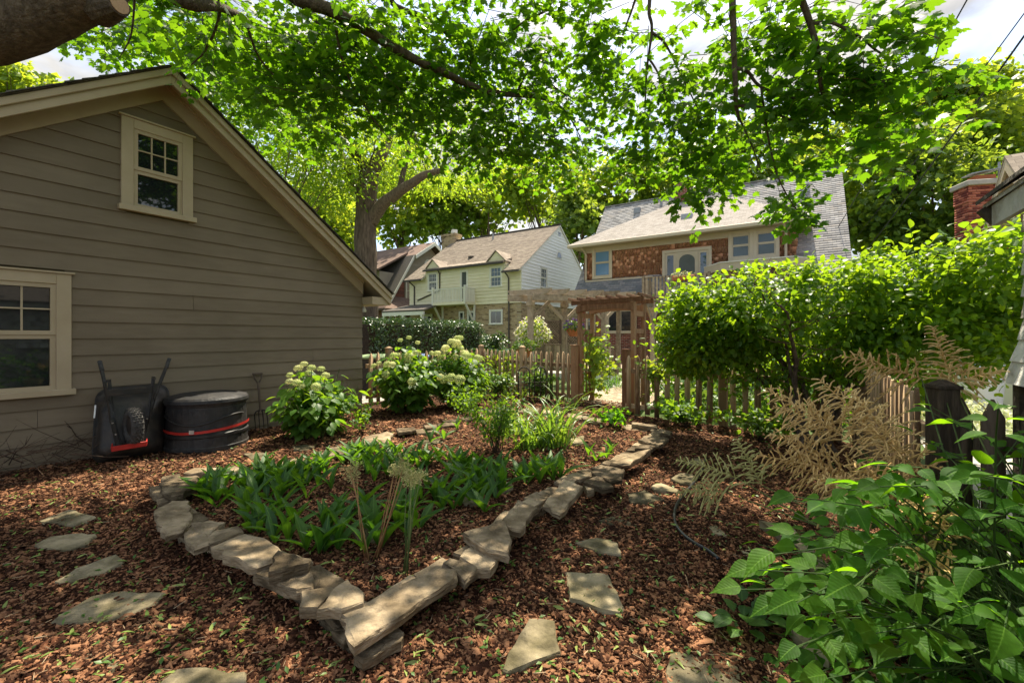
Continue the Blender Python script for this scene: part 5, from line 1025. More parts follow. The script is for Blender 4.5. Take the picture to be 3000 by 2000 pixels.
# ---- the great maple overhead
mp_ = thing('maple_tree', 'huge overhanging maple with thick limb at top left', 'tree', Vector((-5.2, 1.7, 0)))
m = MB(); limb(m, [(-5.2, 1.7, -.2), (-5.0, 1.8, 1.4), (-4.3, 2.2, 2.66), (-3.55, 2.5, 3.12), (-3.09, 2.6, 3.29), (-2.70, 2.6, 3.44), (-2.45, 2.6, 3.58), (-2.1, 2.7, 4.1), (-1.7, 3.0, 5.2)], .265, .085, 22, .006); tk = m.build('trunk', M['bark'], mp_, smooth=True)
st_ = W(350, 14, 2.56); m = MB(); m.tube([W(290, 30, 2.62), st_], [.09, .058], 14); s_ = m.build('cut_stub', M['bark'], mp_); m = MB(); m.tube([st_, st_ + (st_ - W(290, 30, 2.62)).normalized() * .006], .048, 14); m.build('cut_face', M['cutwood'], s_)
BR = [([W(480, -60, 3.4), W(520, -2, 3.4), W(590, 15, 3.5), W(650, 22, 3.7), W(720, 60, 4.1)], .06, .03), ([W(800, -90, 3.9), W(870, -5, 4.1), W(960, 25, 4.2), W(1050, 75, 4.4), W(1180, 155, 4.6), W(1300, 215, 4.8), W(1400, 258, 5.0), W(1480, 275, 5.2), W(1600, 285, 5.5)], .075, .022),
      ([W(870, -10, 4.8), W(930, 60, 4.9), W(1010, 110, 5.0), W(1040, 125, 5.1)], .05, .03), ([W(1140, -20, 4.6), W(1160, 20, 4.7), W(1240, 50, 4.8), W(1310, 100, 5), W(1360, 150, 5.1), W(1390, 210, 5.2)], .035, .012),
      ([W(2146, -40, 3.6), W(2148, 80, 3.65), W(2152, 200, 3.7), W(2156, 300, 3.8), W(2165, 350, 3.9)], .030, .014), ([W(2335, -30, 3.3), W(2370, 60, 3.35), W(2395, 150, 3.4), W(2405, 250, 3.5), W(2425, 310, 3.6), W(2470, 358, 3.7)], .026, .008),
      ([W(2380, 70, 3.35), W(2440, 68, 3.3), W(2520, 110, 3.25), W(2570, 150, 3.2), W(2620, 180, 3.2)], .014, .005), ([W(2155, 200, 3.7), W(2190, 210, 3.7), W(2230, 255, 3.75), W(2330, 290, 3.8), W(2420, 330, 3.8), W(2530, 380, 3.8)], .016, .005),
      ([W(2158, 310, 3.8), W(2230, 315, 3.8), W(2330, 355, 3.85), W(2440, 366, 3.9)], .014, .005), ([W(2165, 345, 3.9), W(2200, 420, 4.0), W(2230, 500, 4.1)], .010, .004), ([W(2230, 255, 3.75), W(2250, 400, 3.9), W(2280, 520, 4.0), W(2330, 610, 4.1), W(2360, 640, 4.1)], .010, .004),
      ([W(1905, -30, 4.2), W(1902, 40, 4.2), W(1910, 90, 4.25), W(1895, 200, 4.4), W(1890, 300, 4.6)], .020, .008), ([W(1865, -10, 4.3), W(1840, 60, 4.4), W(1810, 140, 4.5)], .014, .004), ([W(1910, 95, 4.25), W(1950, 130, 4.3), W(1990, 210, 4.4), W(2050, 330, 4.5)], .014, .005),
      ([W(1900, 170, 4.4), W(1930, 220, 4.4), W(1955, 300, 4.5), W(1960, 380, 4.6)], .012, .004), ([W(1520, 260, 5.2), W(1550, 210, 5.2), W(1600, 235, 5.4), W(1680, 300, 5.6)], .016, .005), ([W(1480, 275, 5.2), W(1530, 260, 5.3), W(1600, 250, 5.4), W(1680, 290, 5.7), W(1760, 330, 5.9)], .014, .005),
      ([W(1560, 285, 5.4), W(1640, 310, 5.6), W(1690, 380, 5.8), W(1720, 470, 6.0)], .014, .004), ([W(1530, 290, 5.3), W(1520, 350, 5.4), W(1540, 430, 5.5)], .010, .004), ([W(640, -40, 3.6), W(640, 60, 3.8), W(600, 150, 4.0), W(560, 190, 4.1)], .016, .005), ([W(395, -20, 3.0), W(385, 100, 3.2), W(350, 170, 3.3)], .008, .003),
      ([W(980, 60, 4.3), W(1010, 200, 4.6), W(1080, 330, 4.9), W(1150, 420, 5.1)], .016, .005), ([W(720, 60, 4.1), W(760, 170, 4.4), W(840, 260, 4.7)], .016, .005), ([W(1640, -40, 4.4), W(1600, 30, 4.5), W(1540, 60, 4.6), W(1480, 110, 4.8)], .016, .006)]
for pts, a, b in BR:
    m = MB(); limb(m, pts, a, b, 8, a * .1); m.build('branch', M['bark'], mp_, smooth=True)
BL = [  # centre pixel, depth, half sizes in pixels, depth half size, twigs
 (240, 110, 6.0, 90, 50, .6, 40), (330, 80, 5.6, 130, 60, .6, 60), (470, 90, 5.2, 140, 60, .6, 80), (620, 110, 5.0, 130, 80, .7, 100), (560, 20, 3.8, 180, 45, .6, 60), (700, 240, 6.8, 130, 120, .8, 130), (800, 120, 4.9, 130, 120, .8, 110), (640, 210, 7.2, 100, 70, .8, 80), (800, 330, 7.6, 110, 100, .8, 90),
 (900, 300, 5.0, 130, 120, .9, 75), (960, 150, 4.8, 160, 150, .9, 125), (1100, 80, 4.7, 170, 110, .9, 125), (1120, 280, 5.1, 170, 120, .9, 140), (1280, 110, 5.0, 170, 120, .9, 130), (1300, 300, 5.3, 170, 110, .9, 140), (1440, 60, 4.8, 160, 90, .9, 95), (1470, 370, 5.5, 150, 90, .9, 115),
 (1480, 200, 5.3, 130, 90, .9, 85), (1630, 90, 4.9, 130, 110, .9, 90), (1640, 260, 5.5, 120, 110, .9, 90), (1380, 440, 5.6, 130, 70, .8, 80), (1560, 440, 5.7, 110, 60, .8, 65), (1640, 400, 5.9, 100, 90, .8, 60), (1740, 60, 4.7, 90, 80, .7, 50), (1720, 210, 5.4, 80, 120, .8, 55), (1740, 420, 6.0, 70, 60, .7, 32), (1690, 490, 6.0, 70, 40, .6, 24),
 (1820, 150, 4.8, 80, 130, .7, 55), (1860, 250, 4.8, 70, 130, .7, 50), (1930, 290, 4.6, 90, 110, .7, 60), (1880, 440, 5.2, 90, 90, .7, 60), (1980, 410, 4.9, 100, 100, .7, 75), (2020, 250, 4.5, 80, 110, .7, 60), (1840, 480, 5.4, 90, 50, .6, 36),
 (2100, 110, 4.0, 90, 70, .6, 48), (2110, 330, 4.3, 100, 130, .7, 90), (2060, 480, 4.7, 90, 80, .6, 58), (2090, 560, 4.8, 50, 60, .4, 26), (2240, 150, 3.8, 110, 120, .6, 85), (2260, 320, 4.0, 120, 130, .6, 95), (2220, 450, 4.3, 120, 90, .6, 75), (2320, 560, 4.2, 55, 70, .35, 36), (2350, 625, 4.15, 45, 40, .25, 22), (2010, 530, 4.8, 40, 70, .3, 20),
 (2380, 60, 3.5, 120, 70, .5, 60), (2440, 170, 3.4, 120, 110, .5, 80), (2400, 330, 3.7, 120, 110, .5, 75), (2560, 100, 3.3, 110, 90, .45, 60), (2620, 170, 3.2, 75, 60, .4, 38), (2540, 280, 3.5, 110, 80, .45, 48), (2660, 230, 3.3, 70, 35, .3, 22), (2740, 225, 3.4, 90, 30, .3, 24), (2620, 340, 3.5, 100, 50, .3, 30), (2740, 365, 3.6, 90, 40, .25, 24), (2600, 470, 3.6, 70, 35, .25, 15), (2660, 510, 3.6, 45, 25, .2, 8), (2480, 420, 3.8, 90, 60, .35, 30), (2230, 20, 3.6, 120, 40, .5, 36), (2060, 30, 4.0, 60, 40, .4, 14)]
bl = []
for px, py, Y, rx, ry, rd, nt_ in BL: bl.append((W(px, py, Y), rx * Y / FPX, rd, ry * Y / FPX, nt_))
# the rest of the crown, unseen, added above and behind to shade the ground
SH = [(-5.5, 2, 6.5, 1.8, 1.8, .9, 120), (-3.2, 3, 7.0, 1.7, 1.7, .9, 130), (-4.5, 5.5, 8.0, 1.8, 1.6, .8, 120), (-1.2, 3.6, 7.2, 1.5, 1.5, .8, 95), (1.2, 4.2, 7.6, 1.5, 1.3, .8, 80), (-2.0, 6.4, 8.8, 1.8, 1.5, .9, 110), (.8, 6.4, 8.6, 1.5, 1.3, .8, 70), (3.0, 4.2, 7.4, 1.4, 1.3, .8, 75), (2.4, 2.3, 6.0, 1.2, 1.2, .7, 60),
      (.2, 2.0, 5.6, 1.2, 1.2, .7, 62), (-2.6, .6, 5.6, 1.6, 1.5, .8, 90), (-.8, -1.2, 5.5, 1.8, 1.5, .8, 80), (2.2, -.6, 5.6, 1.7, 1.5, .8, 70), (-4.6, -1.5, 5.5, 1.8, 1.6, .9, 90), (4.6, 2.6, 6.8, 1.3, 1.3, .8, 60), (3.8, 6.0, 8.2, 1.2, 1.0, .7, 36), (-6.8, 7.2, 8.5, 1.8, 1.6, .9, 100), (-8, 3.5, 7.0, 1.8, 1.8, 1.0, 90), (-5.2, 8.6, 9.2, 1.6, 1.4, .8, 70)]
for x, y, z, a, b, c_, n_ in SH: bl.append((Vector((x, y, z)), a, b, c_, n_))
tp_, tips_, nrs_, szs_ = [], [], [], []; twm = MB()
for ci, (cen, rx, ry, rz_, nt_) in enumerate(bl):
    for k in range(int(nt_ * ((.34 if cen.x > 1.6 else .44 if cen.x > .4 else .60 if cen.x > -1 else .72) if ci < len(BL) else (.10 if cen.x > 1.8 else .17)))):
        d = RNG.normal(size=3); d /= np.linalg.norm(d); r = RNG.random() ** .5 * .86; s = np.array(cen) + d * r * np.array([rx, ry, rz_])
        td_ = np.array([d[0] * .6 + RNG.normal() * .6, d[1] * .6 + RNG.normal() * .6, -.15 + RNG.normal() * .25]); td_ /= np.linalg.norm(td_); ln = RNG.uniform(.5, 1) * min(.5, .95 * max(rx, rz_)); e = s + td_ * ln + np.array([0, 0, -.08])
        if k % 2 == 0: twm.tube([s - td_ * .12, s + td_ * ln * .5, e], [.004, .003, .0015], 3, False)
        side = np.cross(td_, [0, 0, 1]); side /= max(np.linalg.norm(side), 1e-3)
        for j in range(7):
            t = j / 6.0; p = s + td_ * ln * t + np.array([0, 0, -.08 * t * t]); sg = 1 if j % 2 else -1
            tip = td_ * (.3 + .9 * (j >= 5)) + side * sg * .8 + RNG.normal(size=3) * .35 + np.array([0, 0, -.45]); tn = tip / np.linalg.norm(tip)
            tp_.append(p + tn * .05); tips_.append(tip); nrs_.append(np.array([0, 0, 1.0]) + RNG.normal(size=3) * .42); szs_.append(RNG.uniform(.055, .12) * (1 if ci < len(BL) else 1.35))
tp_ = np.array(tp_); tips_ = np.array(tips_); nrs_ = np.array(nrs_); szs_ = np.array(szs_)
o = twm.build('twigs', M['twig'], mp_); stuff(o)
scatter(mp_, 'leaf', MAPLE, M['maple'], frames(tips_, nrs_), tp_, szs_, 300, 'crown')
# ------------------------------------------------------------------ power lines
for lb, a, b in (('thick black power cable crossing the sky at right', (W(3120, -30, 6), W(2480, 770, 26))), ('thin black wire just left of the thick cable', (W(3010, 20, 7), W(2400, 800, 28))), ('twisted service wire behind the maple leaves', (W(2850, -30, 8), W(2470, 720, 24)))) if False else ():
    pass
for lb, a, b, r in (('thick black power cable crossing the sky at right', W(3120, -60, 6), W(2480, 800, 26), .016), ('thin black wire just left of the thick cable', W(3030, 0, 7), W(2420, 800, 28), .010), ('twisted service wire behind the maple leaves', W(2850, -30, 8), W(2370, 800, 24), .013)):
    m = MB(); m.tube([a.lerp(b, t / 10) - UP * .5 * math.sin(math.pi * t / 10) * .4 for t in range(11)], r, 6); tag(m.build('power_line', M['wire']), lb, 'cable')
# ------------------------------------------------------------------ hedge, bins
hg = [Vector((-4.95, 13.7, 0)), Vector((-1.75, 18.5, 0))]; hd = (hg[1] - hg[0]).normalized(); hn = Vector((hd.y, -hd.x, 0)); hl = (hg[1] - hg[0]).length; hw_, hh_ = .65, 1.95
t = thing('clipped_hedge', 'clipped dark green hedge along the driveway', 'hedge', hg[0])
m = MB(); m.prism([hg[0] + hn * .5 + hd * .1, hg[0] - hn * .5 + hd * .1, hg[1] - hn * .5 - hd * .1, hg[1] + hn * .5 - hd * .1], UP * (hh_ - .16)); m.build('branches', M['twig'], t)
n = 15000; u = RNG.random(n) * hl; face = RNG.random(n); a = RNG.uniform(-1, 1, n); z = RNG.random(n) * hh_
x = np.where(face < .55, hw_, np.where(face < .85, a * hw_, -hw_)); z = np.where((face >= .55) & (face < .85), hh_, z); endc = face > .95; u = np.where(endc, hl, u); x = np.where(endc, a * hw_, x)
bul = .05 * np.sin(u * 2.1 + z * 2) + .04 * np.sin(u * 5.3 + 1); rr = np.hypot(np.maximum(np.abs(x) - hw_ + .25, 0), np.maximum(z - hh_ + .25, 0)); shrink = np.where(rr > .25, .25 / np.maximum(rr, .01), 1)
P3 = np.array([hg[0][:]]) + u[:, None] * np.array(hd) + (x * (1 + bul))[:, None] * np.array(hn) + np.array([0, 0, 1.0]) * (z + bul * .6)[:, None]; P3 += rnd3(n, .045)
nr = np.array(hn)[None] * (x / hw_)[:, None] * .7 + np.array([0, 0, .6]) + rnd3(n, .5); scatter(t, 'leaf', OV4, M['hedge'], frames(rnd3(n) + np.array([0, 0, .3]), nr), P3, RNG.uniform(.05, .10, n), 0, 'foliage')
for lb, px, py, Y, mt in (('pale green lid bin behind the picket fence', 1105, 1040, 11.2, 'lidg'), ('blue lid bin behind the picket fence', 1205, 1038, 11.8, 'lidb')):
    q = W(px, py, Y); t = thing('wheeled_bin', lb, 'bin', Vector((q.x, q.y, 0)), 'bins by the driveway'); zt = q.z
    m = MB(); m.prism([q + Vector((x, y, -zt)) for x, y in ((-.42, -.3), (.42, -.3), (.42, .3), (-.42, .3))], UP * (zt - .08)); m.build('body', M['blackp'], t)
    m = MB(); m.lathe((q.x, q.y, zt - .08), [(.66, 0), (.66, .04), (.5, .09), (.2, .11)], 4, sx=.97, sy=.72, a0=math.pi / 4); m.build('lid', M[mt], t, bev=.01)
# ------------------------------------------------------------------ hydrangeas
def fhead():
    n = 70; vs, fs = [], []
    for i in range(n):
        zz = 1 - 1.55 * (i + .5) / n; a = i * 2.39996; r = math.sqrt(max(0, 1 - zz * zz)); d = Vector((r * math.cos(a), r * math.sin(a), zz)); x = d.orthogonal().normalized(); y = d.cross(x); ra = random.random() * 3
        x, y = x * math.cos(ra) + y * math.sin(ra), y * math.cos(ra) - x * math.sin(ra); c_ = d * random.uniform(.85, 1.05); k = len(vs); s = .2
        vs += [c_ + x * s, c_ + y * s, c_ - x * s, c_ - y * s, c_ + d * .02 - (x + y) * .0]; fs += [(k, k + 1, k + 4), (k + 1, k + 2, k + 4), (k + 2, k + 3, k + 4), (k + 3, k, k + 4)]
    return np.array([tuple(v) for v in vs]), np.array(fs)
FH = fhead()
def hydrangea(label, c0, r, h, nst, nfl, nobj, size=.13, flat=.6, fsz=.06, seed=1, lpx=None):
    t = thing('hydrangea_bush', label, 'shrub', Vector((c0[0], c0[1], 0))); ps, tips, nrs = [], [], []; tops = []
    for k in range(nst):
        a = random.uniform(0, 6.283); q = math.sqrt(random.random()); b = Vector((c0[0] + .35 * r * q * math.cos(a), c0[1] + .35 * r * q * math.sin(a), gzs(c0[0], c0[1])))
        e = Vector((c0[0] + r * q * math.cos(a), c0[1] + r * q * math.sin(a), h * (1 - .40 * q * q) * random.uniform(.62, 1.10))); mid = b.lerp(e, .5) + UP * .08
        m = MB(); m.tube([b, mid, e], [.006, .005, .0035], 5); m.build('stem', M['stem'], t); tops.append((e, (e - mid).normalized()))
        for j in range(2, 9):
            f = j / 9; p = b.lerp(mid, f * 2) if f < .5 else mid.lerp(e, f * 2 - 1); aa = a + j * 1.57 + random.uniform(-.4, .4)
            for s in (0, math.pi):
                d = np.array([math.cos(aa + s), math.sin(aa + s), -.35 + random.uniform(-.3, .3)]); ps.append(np.array(p) + d * .05); tips.append(d); nrs.append(np.array([0, 0, 1.0]) + d * .35 + RNG.normal(size=3) * .28)
    scatter(t, 'leaf', OV, M['hyd'], frames(np.array(tips), np.array(nrs)), np.array(ps), RNG.uniform(.65, 1.15, len(ps)) * size, nobj, 'foliage')
    random.shuffle(tops); tops = sorted(tops[:nfl * 2], key=lambda q: -.5 * q[0].z + .4 * q[0].y)[:nfl]
    scatter(t, 'flower_head', FH, M['hflower'], frames(np.array([tuple(d.orthogonal()) for _, d in tops]), np.array([tuple(d) for _, d in tops])), np.array([tuple(e) for e, _ in tops]), RNG.uniform(.65, 1.2, (len(tops), 1)) * np.array([[fsz, fsz, fsz * .75]]), 60, 'flowers')
hydrangea('hydrangea with pale green heads beside the garden fork', (-2.78, 6.12), .62, .98, 64, 14, 300, .15, fsz=.06)
hydrangea('large hydrangea full of cream heads nearest the garage fence', (-1.95, 8.15), .70, 1.34, 105, 17, 300, .15, fsz=.08)
hydrangea('large cream flowered hydrangea to the right, next to iron hoops', (-1.05, 8.6), .66, 1.30, 95, 19, 300, .14, fsz=.09)
# ------------------------------------------------------------------ big spreading shrub on the right
sb = Vector((3.75, 5.25, 0)); t = thing('spreading_shrub', 'broad many stemmed green shrub arching over the right fence', 'shrub', sb); ends = []
for k in range(15):
    a = random.uniform(0, 6.283); b = sb + Vector((random.uniform(-.25, .25), random.uniform(-.2, .2), -.02)); r = random.uniform(.6, 1.9); e = sb + Vector((r * math.cos(a) * 1.15, r * math.sin(a) * .7, random.uniform(1.35, 2.2)))
    m = MB(); p = limb(m, [b, b.lerp(e, .3) + UP * .25, b.lerp(e, .65) + UP * .35, e], random.uniform(.02, .04), .007, 7, .02); m.build('stem', M['bark'], t, smooth=True); ends.append(p)
m = MB()
for k in range(190):
    p = random.choice(ends); q = p[random.randint(5, len(p) - 1)]; d = Vector((random.uniform(-1, 1), random.uniform(-1, 1), random.uniform(-.3, .6))); m.tube([q, q + d * .3, q + d * .55 + UP * .05], [.007, .005, .002], 4, False)
stuff(m.build('twigs', M['twig'], t))
ls = []
SBL = [((3.6, 5.3, 1.80), (1.65, 1.0, .56), 3300), ((2.75, 5.8, 1.50), (.75, .75, .56), 1700), ((2.5, 6.1, 1.25), (.45, .55, .42), 700), ((4.7, 5.0, 1.75), (1.15, .9, .75), 2300), ((5.3, 4.5, 1.6), (.6, .6, .6), 800), ((3.6, 5.6, 1.25), (1.5, .7, .5), 1300), ((4.35, 4.6, 1.15), (.7, .5, .45), 600), ((4.9, 4.2, 2.05), (.75, .6, .42), 800)]
pp, dd_ = [], []
for c_, r, n_ in SBL:
    n_ = int(n_ * 2.9)
    p, d = ball_pts(n_, c_, r, .35); cl = c_ + unit(rnd3(28)) * RNG.uniform(.5, 1, (28, 1)) * np.array(r); k = RNG.integers(0, 28, n_); p = np.where((RNG.random(n_) < .6)[:, None], cl[k] + rnd3(n_, .11), p); pp.append(p); dd_.append(d)
pp = np.concatenate(pp); dd_ = np.concatenate(dd_); n = len(pp)
scatter(t, 'leaf', OV, M['shrub'], frames(dd_ + rnd3(n, .5) + np.array([0, 0, -.35]), np.array([0, 0, 1.0]) + dd_ * .4 + rnd3(n, .4)), pp, RNG.uniform(.05, .088, n), 300, 'foliage')
ps, tips = [], []                                                     # long whippy shoots on top
m = MB()
for k in range(26):
    b = Vector((random.uniform(4.0, 5.7), random.uniform(4.1, 4.9), random.uniform(1.9, 2.25))); d = Vector((random.uniform(-.3, .9), random.uniform(-.5, .1), random.uniform(.3, .8))).normalized(); l = random.uniform(.35, .75); pt = [b + d * l * f - UP * .12 * f * f for f in (0, .33, .66, 1)]; m.tube(pt, [.004, .003, .0025, .0015], 4, False)
    for j in range(9):
        f = j / 8; q = b + d * l * f - UP * .12 * f * f; sgn = 1 if j % 2 else -1; ps.append(tuple(q)); tips.append((d[0] * .5 + sgn * .7 * d[1] + random.uniform(-.3, .3), d[1] * .5 - sgn * .7 * d[0] + random.uniform(-.3, .3), random.uniform(-.2, .4)))
stuff(m.build('shoots', M['stem'], t)); n = len(ps); scatter(t, 'leaf', OV, M['shrub'], frames(np.array(tips), np.array([0, 0, 1.0]) + rnd3(n, .35)), np.array(ps), RNG.uniform(.07, .11, n), 0, 'shoot_leaves')
# ------------------------------------------------------------------ broad leaved goat's beard with tan plumes
gb = Vector((2.15, 1.75, 0)); t = thing('plumed_perennial', 'tall broad leaved perennial with tan feathery plumes, right foreground', 'plant', gb)
def panicle(b, d, ln, nb, parent, mat, sp=.55):
    m = MB(); d = d.normalized(); x = d.orthogonal().normalized(); y = d.cross(x); axis = [b + d * ln * f - UP * .10 * ln * f * f for f in [k / 8 for k in range(9)]]; m.tube(axis, [.003] * 8 + [.0015], 4, False)
    for k in range(nb):
        f = (k + .5) / nb; o = b + d * ln * f - UP * .10 * ln * f * f; a = k * 2.4 + random.uniform(-.4, .4); l = ln * sp * (1 - f * .82) * random.uniform(.7, 1.15); dr = ((x * math.cos(a) + y * math.sin(a)) * .85 + d * .5).normalized(); nseg = max(4, int(l / .018))
        pts = [o + dr * l * j / nseg - UP * random.uniform(.30, .34) * l * (j / nseg) ** 2 + Vector((random.uniform(-1, 1), random.uniform(-1, 1), random.uniform(-1, 1))) * .0015 for j in range(nseg + 1)]
        m.tube(pts, [random.uniform(.0028, .0062) * (1 - .35 * j / nseg) for j in range(nseg + 1)], 5, False)
        if l > .08:
            for jj in range(2, nseg - 1, 2):
                sd_ = (dr.cross(d) * random.choice((-1, 1)) + dr * .6 + Vector((random.uniform(-.4, .4),) * 3)).normalized(); ll_ = random.uniform(.02, .05); m.tube([pts[jj], pts[jj] + sd_ * ll_ * .5, pts[jj] + sd_ * ll_ - UP * .004], [.0038, .005, .002], 4, False)
    return m.build('plume', mat, parent)
PL = [(2700, 1110, 2.45, (-.75, .25, .35), .34), (2790, 1120, 2.5, (-.2, .1, .9), .30), (2760, 1130, 2.5, (.6, -.1, .25), .26), (2500, 1300, 2.35, (-.8, .2, .65), .44), (2580, 1290, 2.4, (-.6, .1, .75), .40), (2640, 1330, 2.3, (-.5, 0, .7), .38), (2480, 1390, 2.25, (-.85, .15, .25), .36), (2600, 1420, 2.2, (-.9, .1, .3), .38), (2700, 1400, 2.1, (-.6, -.1, .6), .36), (2450, 1250, 2.5, (-.8, .1, .35), .3),
      (2160, 1400, 2.7, (-.8, .2, .3), .30), (2230, 1420, 2.6, (-.3, .1, .7), .26), (2120, 1440, 2.7, (-.9, .2, .0), .22), (2690, 1500, 1.9, (-.7, -.1, .6), .34), (2800, 1580, 1.7, (-.6, -.1, .6), .26), (2560, 1460, 2.1, (-.9, 0, .4), .26), (2420, 1340, 2.45, (-.9, .2, .5), .26), (2780, 1660, 1.55, (-.7, 0, .3), .16)]
for i, (px, py, Y, d, l) in enumerate(PL):
    b = W(px, py, Y); base = gb + Vector((random.uniform(-.25, .25), random.uniform(-.15, .3), 0)); m = MB(); m.tube([base, base.lerp(b, .45) + UP * .12, b], [.006, .005, .003], 6); m.build('stem', M['stem'], t, smooth=True)
    panicle(b, Vector(d), l * 1.25, 38, t, M['plumeg'] if px < 2300 else M['plume'])
ps, tips, nrs, szs = [], [], [], []
stems = []
for k in range(330):                                                   # compound leaves: a petiole with paired leaflets
    px, py, Y = random.uniform(2180, 3060), random.uniform(1230, 2060), random.uniform(1.2, 2.5)
    if px < 2190 + max(0, py - 1560) * .62 + random.uniform(-20, 120): continue
    if py < 1260 + max(0, (2760 - px)) * .75 + random.uniform(0, 80): continue
    Y = min(Y, FPX * (H - .06) / (py - CY)); b = W(px, py, Y)
    if b.z < .05 or b.x < .9: continue
    base = gb + Vector((random.uniform(-.4, .3), random.uniform(-.4, .4), 0)); base.z = 0; d = (b - base); dh = Vector((d.x, d.y, d.z * .3)).normalized(); m = MB(); m.tube([base, base.lerp(b, .5) + UP * .10, b, b + dh * .22 - UP * .03], [.0035, .003, .0024, .0015], 5); m.build('stem', M['gstem'], t)
    sdv = dh.cross(UP).normalized()
    for j in range(5):
        f = (0, 0, 1, 1, 2)[j]; sg = (-1, 1, -1, 1, 0)[j]; q = b + dh * (.02 + .09 * f) - UP * .008 * f; tp3 = (dh * (.45 if sg else 1) + sdv * sg * .9 + UP * random.uniform(-.5, .05)); ps.append(tuple(q + tp3.normalized() * .02)); tips.append(tuple(tp3)); nrs.append((random.gauss(-.1, .42), random.gauss(-.25, .42), 1)); szs.append(random.uniform(.05, .10) * (1.15 if f == 2 else .95))
scatter(t, 'leaf', OVS, M['goat'], frames(np.array(tips), np.array(nrs)), np.array(ps), np.array(szs), 300, 'foliage')
# ------------------------------------------------------------------ plants of the bed
patch = [G(a, b, BZ) for a, b in [(560, 1450), (700, 1400), (900, 1372), (1060, 1335), (1350, 1352), (1540, 1392), (1560, 1420), (1440, 1500), (1250, 1535), (1190, 1600), (1000, 1650), (860, 1640), (700, 1560)]]
xs = [p.x for p in patch]; ys = [p.y for p in patch]; lm = [mesh_np('leaf', *LILY, M['lily'], smooth=True), mesh_np('leaf', *LILY2, M['lily'], smooth=True)]
def shoot(x, y, k=3, sc=1.0, label='lily of the valley shoot with broad upright leaves in the stone edged bed', grp='lily of the valley shoots'):
    b = Vector((x, y, gzs(x, y))); t = thing('lily_of_the_valley', label, 'plant', b, grp); a0 = random.uniform(0, 6.283)
    for j in range(k):
        a = a0 + j * 6.283 / k + random.uniform(-.5, .5); el = random.uniform(.85, 1.45); d = Vector((math.cos(a) * math.cos(el), math.sin(a) * math.cos(el), math.sin(el))); nrm = Vector((-math.cos(a) * math.sin(el), -math.sin(a) * math.sin(el), math.cos(el))) + Vector((random.gauss(0, .25), random.gauss(0, .25), 0))
        R = frames(np.array([d[:]]), np.array([nrm[:]]))[0]; s = random.uniform(.16, .26) * sc; o = bpy.data.objects.new('leaf', lm[j % 2]); COL.objects.link(o); par(o, t); Mx = Matrix.Identity(4)
        for p in range(3):
            for q in range(3): Mx[p][q] = float(R[p, q]) * s
            Mx[p][3] = (b + d * .02)[p]
        o.matrix_basis = Mx
n = 0
while n < 200:
    x, y = random.uniform(min(xs), max(xs)), random.uniform(min(ys), max(ys))
    if inpoly(np.array([[x, y]]), patch)[0] and (math.sin(x * 2.3 + 1) * math.sin(y * 2.1) + random.random() * 1.5 > .25):
        u = CX + FPX * x / y; zone = 'by the left corner stones' if u < 760 else 'left of the allium stalks' if u < 1000 else 'around the allium stalks' if u < 1240 else 'right of the allium stalks'
        zone += ', front of the patch' if y < 3.2 else ', back of the patch'; shoot(x, y, random.choice((2, 3, 3, 4)), 1.0, 'lily of the valley shoot ' + zone, 'lily of the valley shoots'); n += 1
for px, py in [(1660, 1420), (1640, 1405), (1680, 1412), (1620, 1428), (1610, 1400), (1655, 1395)]:
    q = G(px, py - 5, BZ); shoot(q.x - .12, q.y + .03, 4, 1.1, 'lily of the valley shoot in the dense clump right at the bed rim', 'dense lily clump')
for px, py in [(1780, 1345), (1745, 1352), (1725, 1340), (1790, 1330), (1300, 1290), (1280, 1275), (1340, 1262), (1260, 1300), (1090, 1330), (1130, 1325), (1040, 1360)]:
    q = G(px, py, BZ); shoot(q.x, q.y, 3, .85, 'lone lily of the valley shoot near the far rim of the bed', 'lone lily shoots')
def blades(label, c0, n, ln, wd, name='day_lily', mat='grassy', spread=.12, cat='plant', mn=.5):
    t = thing(name, label, cat, Vector(c0))
    for k in range(n):
        a = random.uniform(0, 6.283); b = Vector(c0) + Vector((random.gauss(0, spread), random.gauss(0, spread), 0)); l = ln * random.uniform(mn, 1.1); el = random.uniform(.75, 1.45); d = Vector((math.cos(a), math.sin(a), 0)); m = MB(); vs = []; sd_ = d.cross(UP); p = b.copy(); ang = el; bend = random.uniform(1.6, 3.2)
        for i in range(9):
            f = i / 8; w_ = wd * (.6 + 1.2 * f * (1 - f) * 1.6) * (1 - f) ** .45 + .0006; dd3 = d * math.cos(ang) + UP * math.sin(ang); nrm = -d * math.sin(ang) + UP * math.cos(ang)
            vs += [p + sd_ * w_ + nrm * w_ * .5, p, p - sd_ * w_ + nrm * w_ * .5]; p = p + dd3 * l / 8; ang -= bend / 8 * (f * 1.5)
            p.z = max(p.z, .01)
        fs = []
        for i in range(8): q = 3 * i; fs += [(q, q + 1, q + 4, q + 3), (q + 1, q + 2, q + 5, q + 4)]
        m.add(vs, fs).build('leaf', M[mat], t, smooth=True)
    return t
def GB(px, py): q = G(px, py, BZ); return (q.x, q.y, gzs(q.x, q.y))
blades('bright green arching day lily clump in the bed centre right', GB(1620, 1308), 80, .86, .016)
blades('smaller strap leaved clump left of the day lily', GB(1545, 1310), 60, .66, .013)
blades('narrow grassy clump left behind the day lily, at the hoops', GB(1500, 1268), 50, .6, .011)
blades('grassy tuft by the left foot of the arbor', (1.15, 8.75, 0), 26, .34, .007, 'grass_tuft')
blades('lily turf mound beside path beyond the arbor', (2.9, 12.3, 0), 120, .5, .010, 'lily_turf', 'lily', .35)
blades('lily turf mound beyond the arbor on its left side', (2.3, 11.6, 0), 80, .45, .010, 'lily_turf', 'lily', .3)
blades('low grass tuft under the picket fence left of arbor', (.3, 9.6, 0), 60, .4, .008, 'grass_tuft', 'grassy', .4)
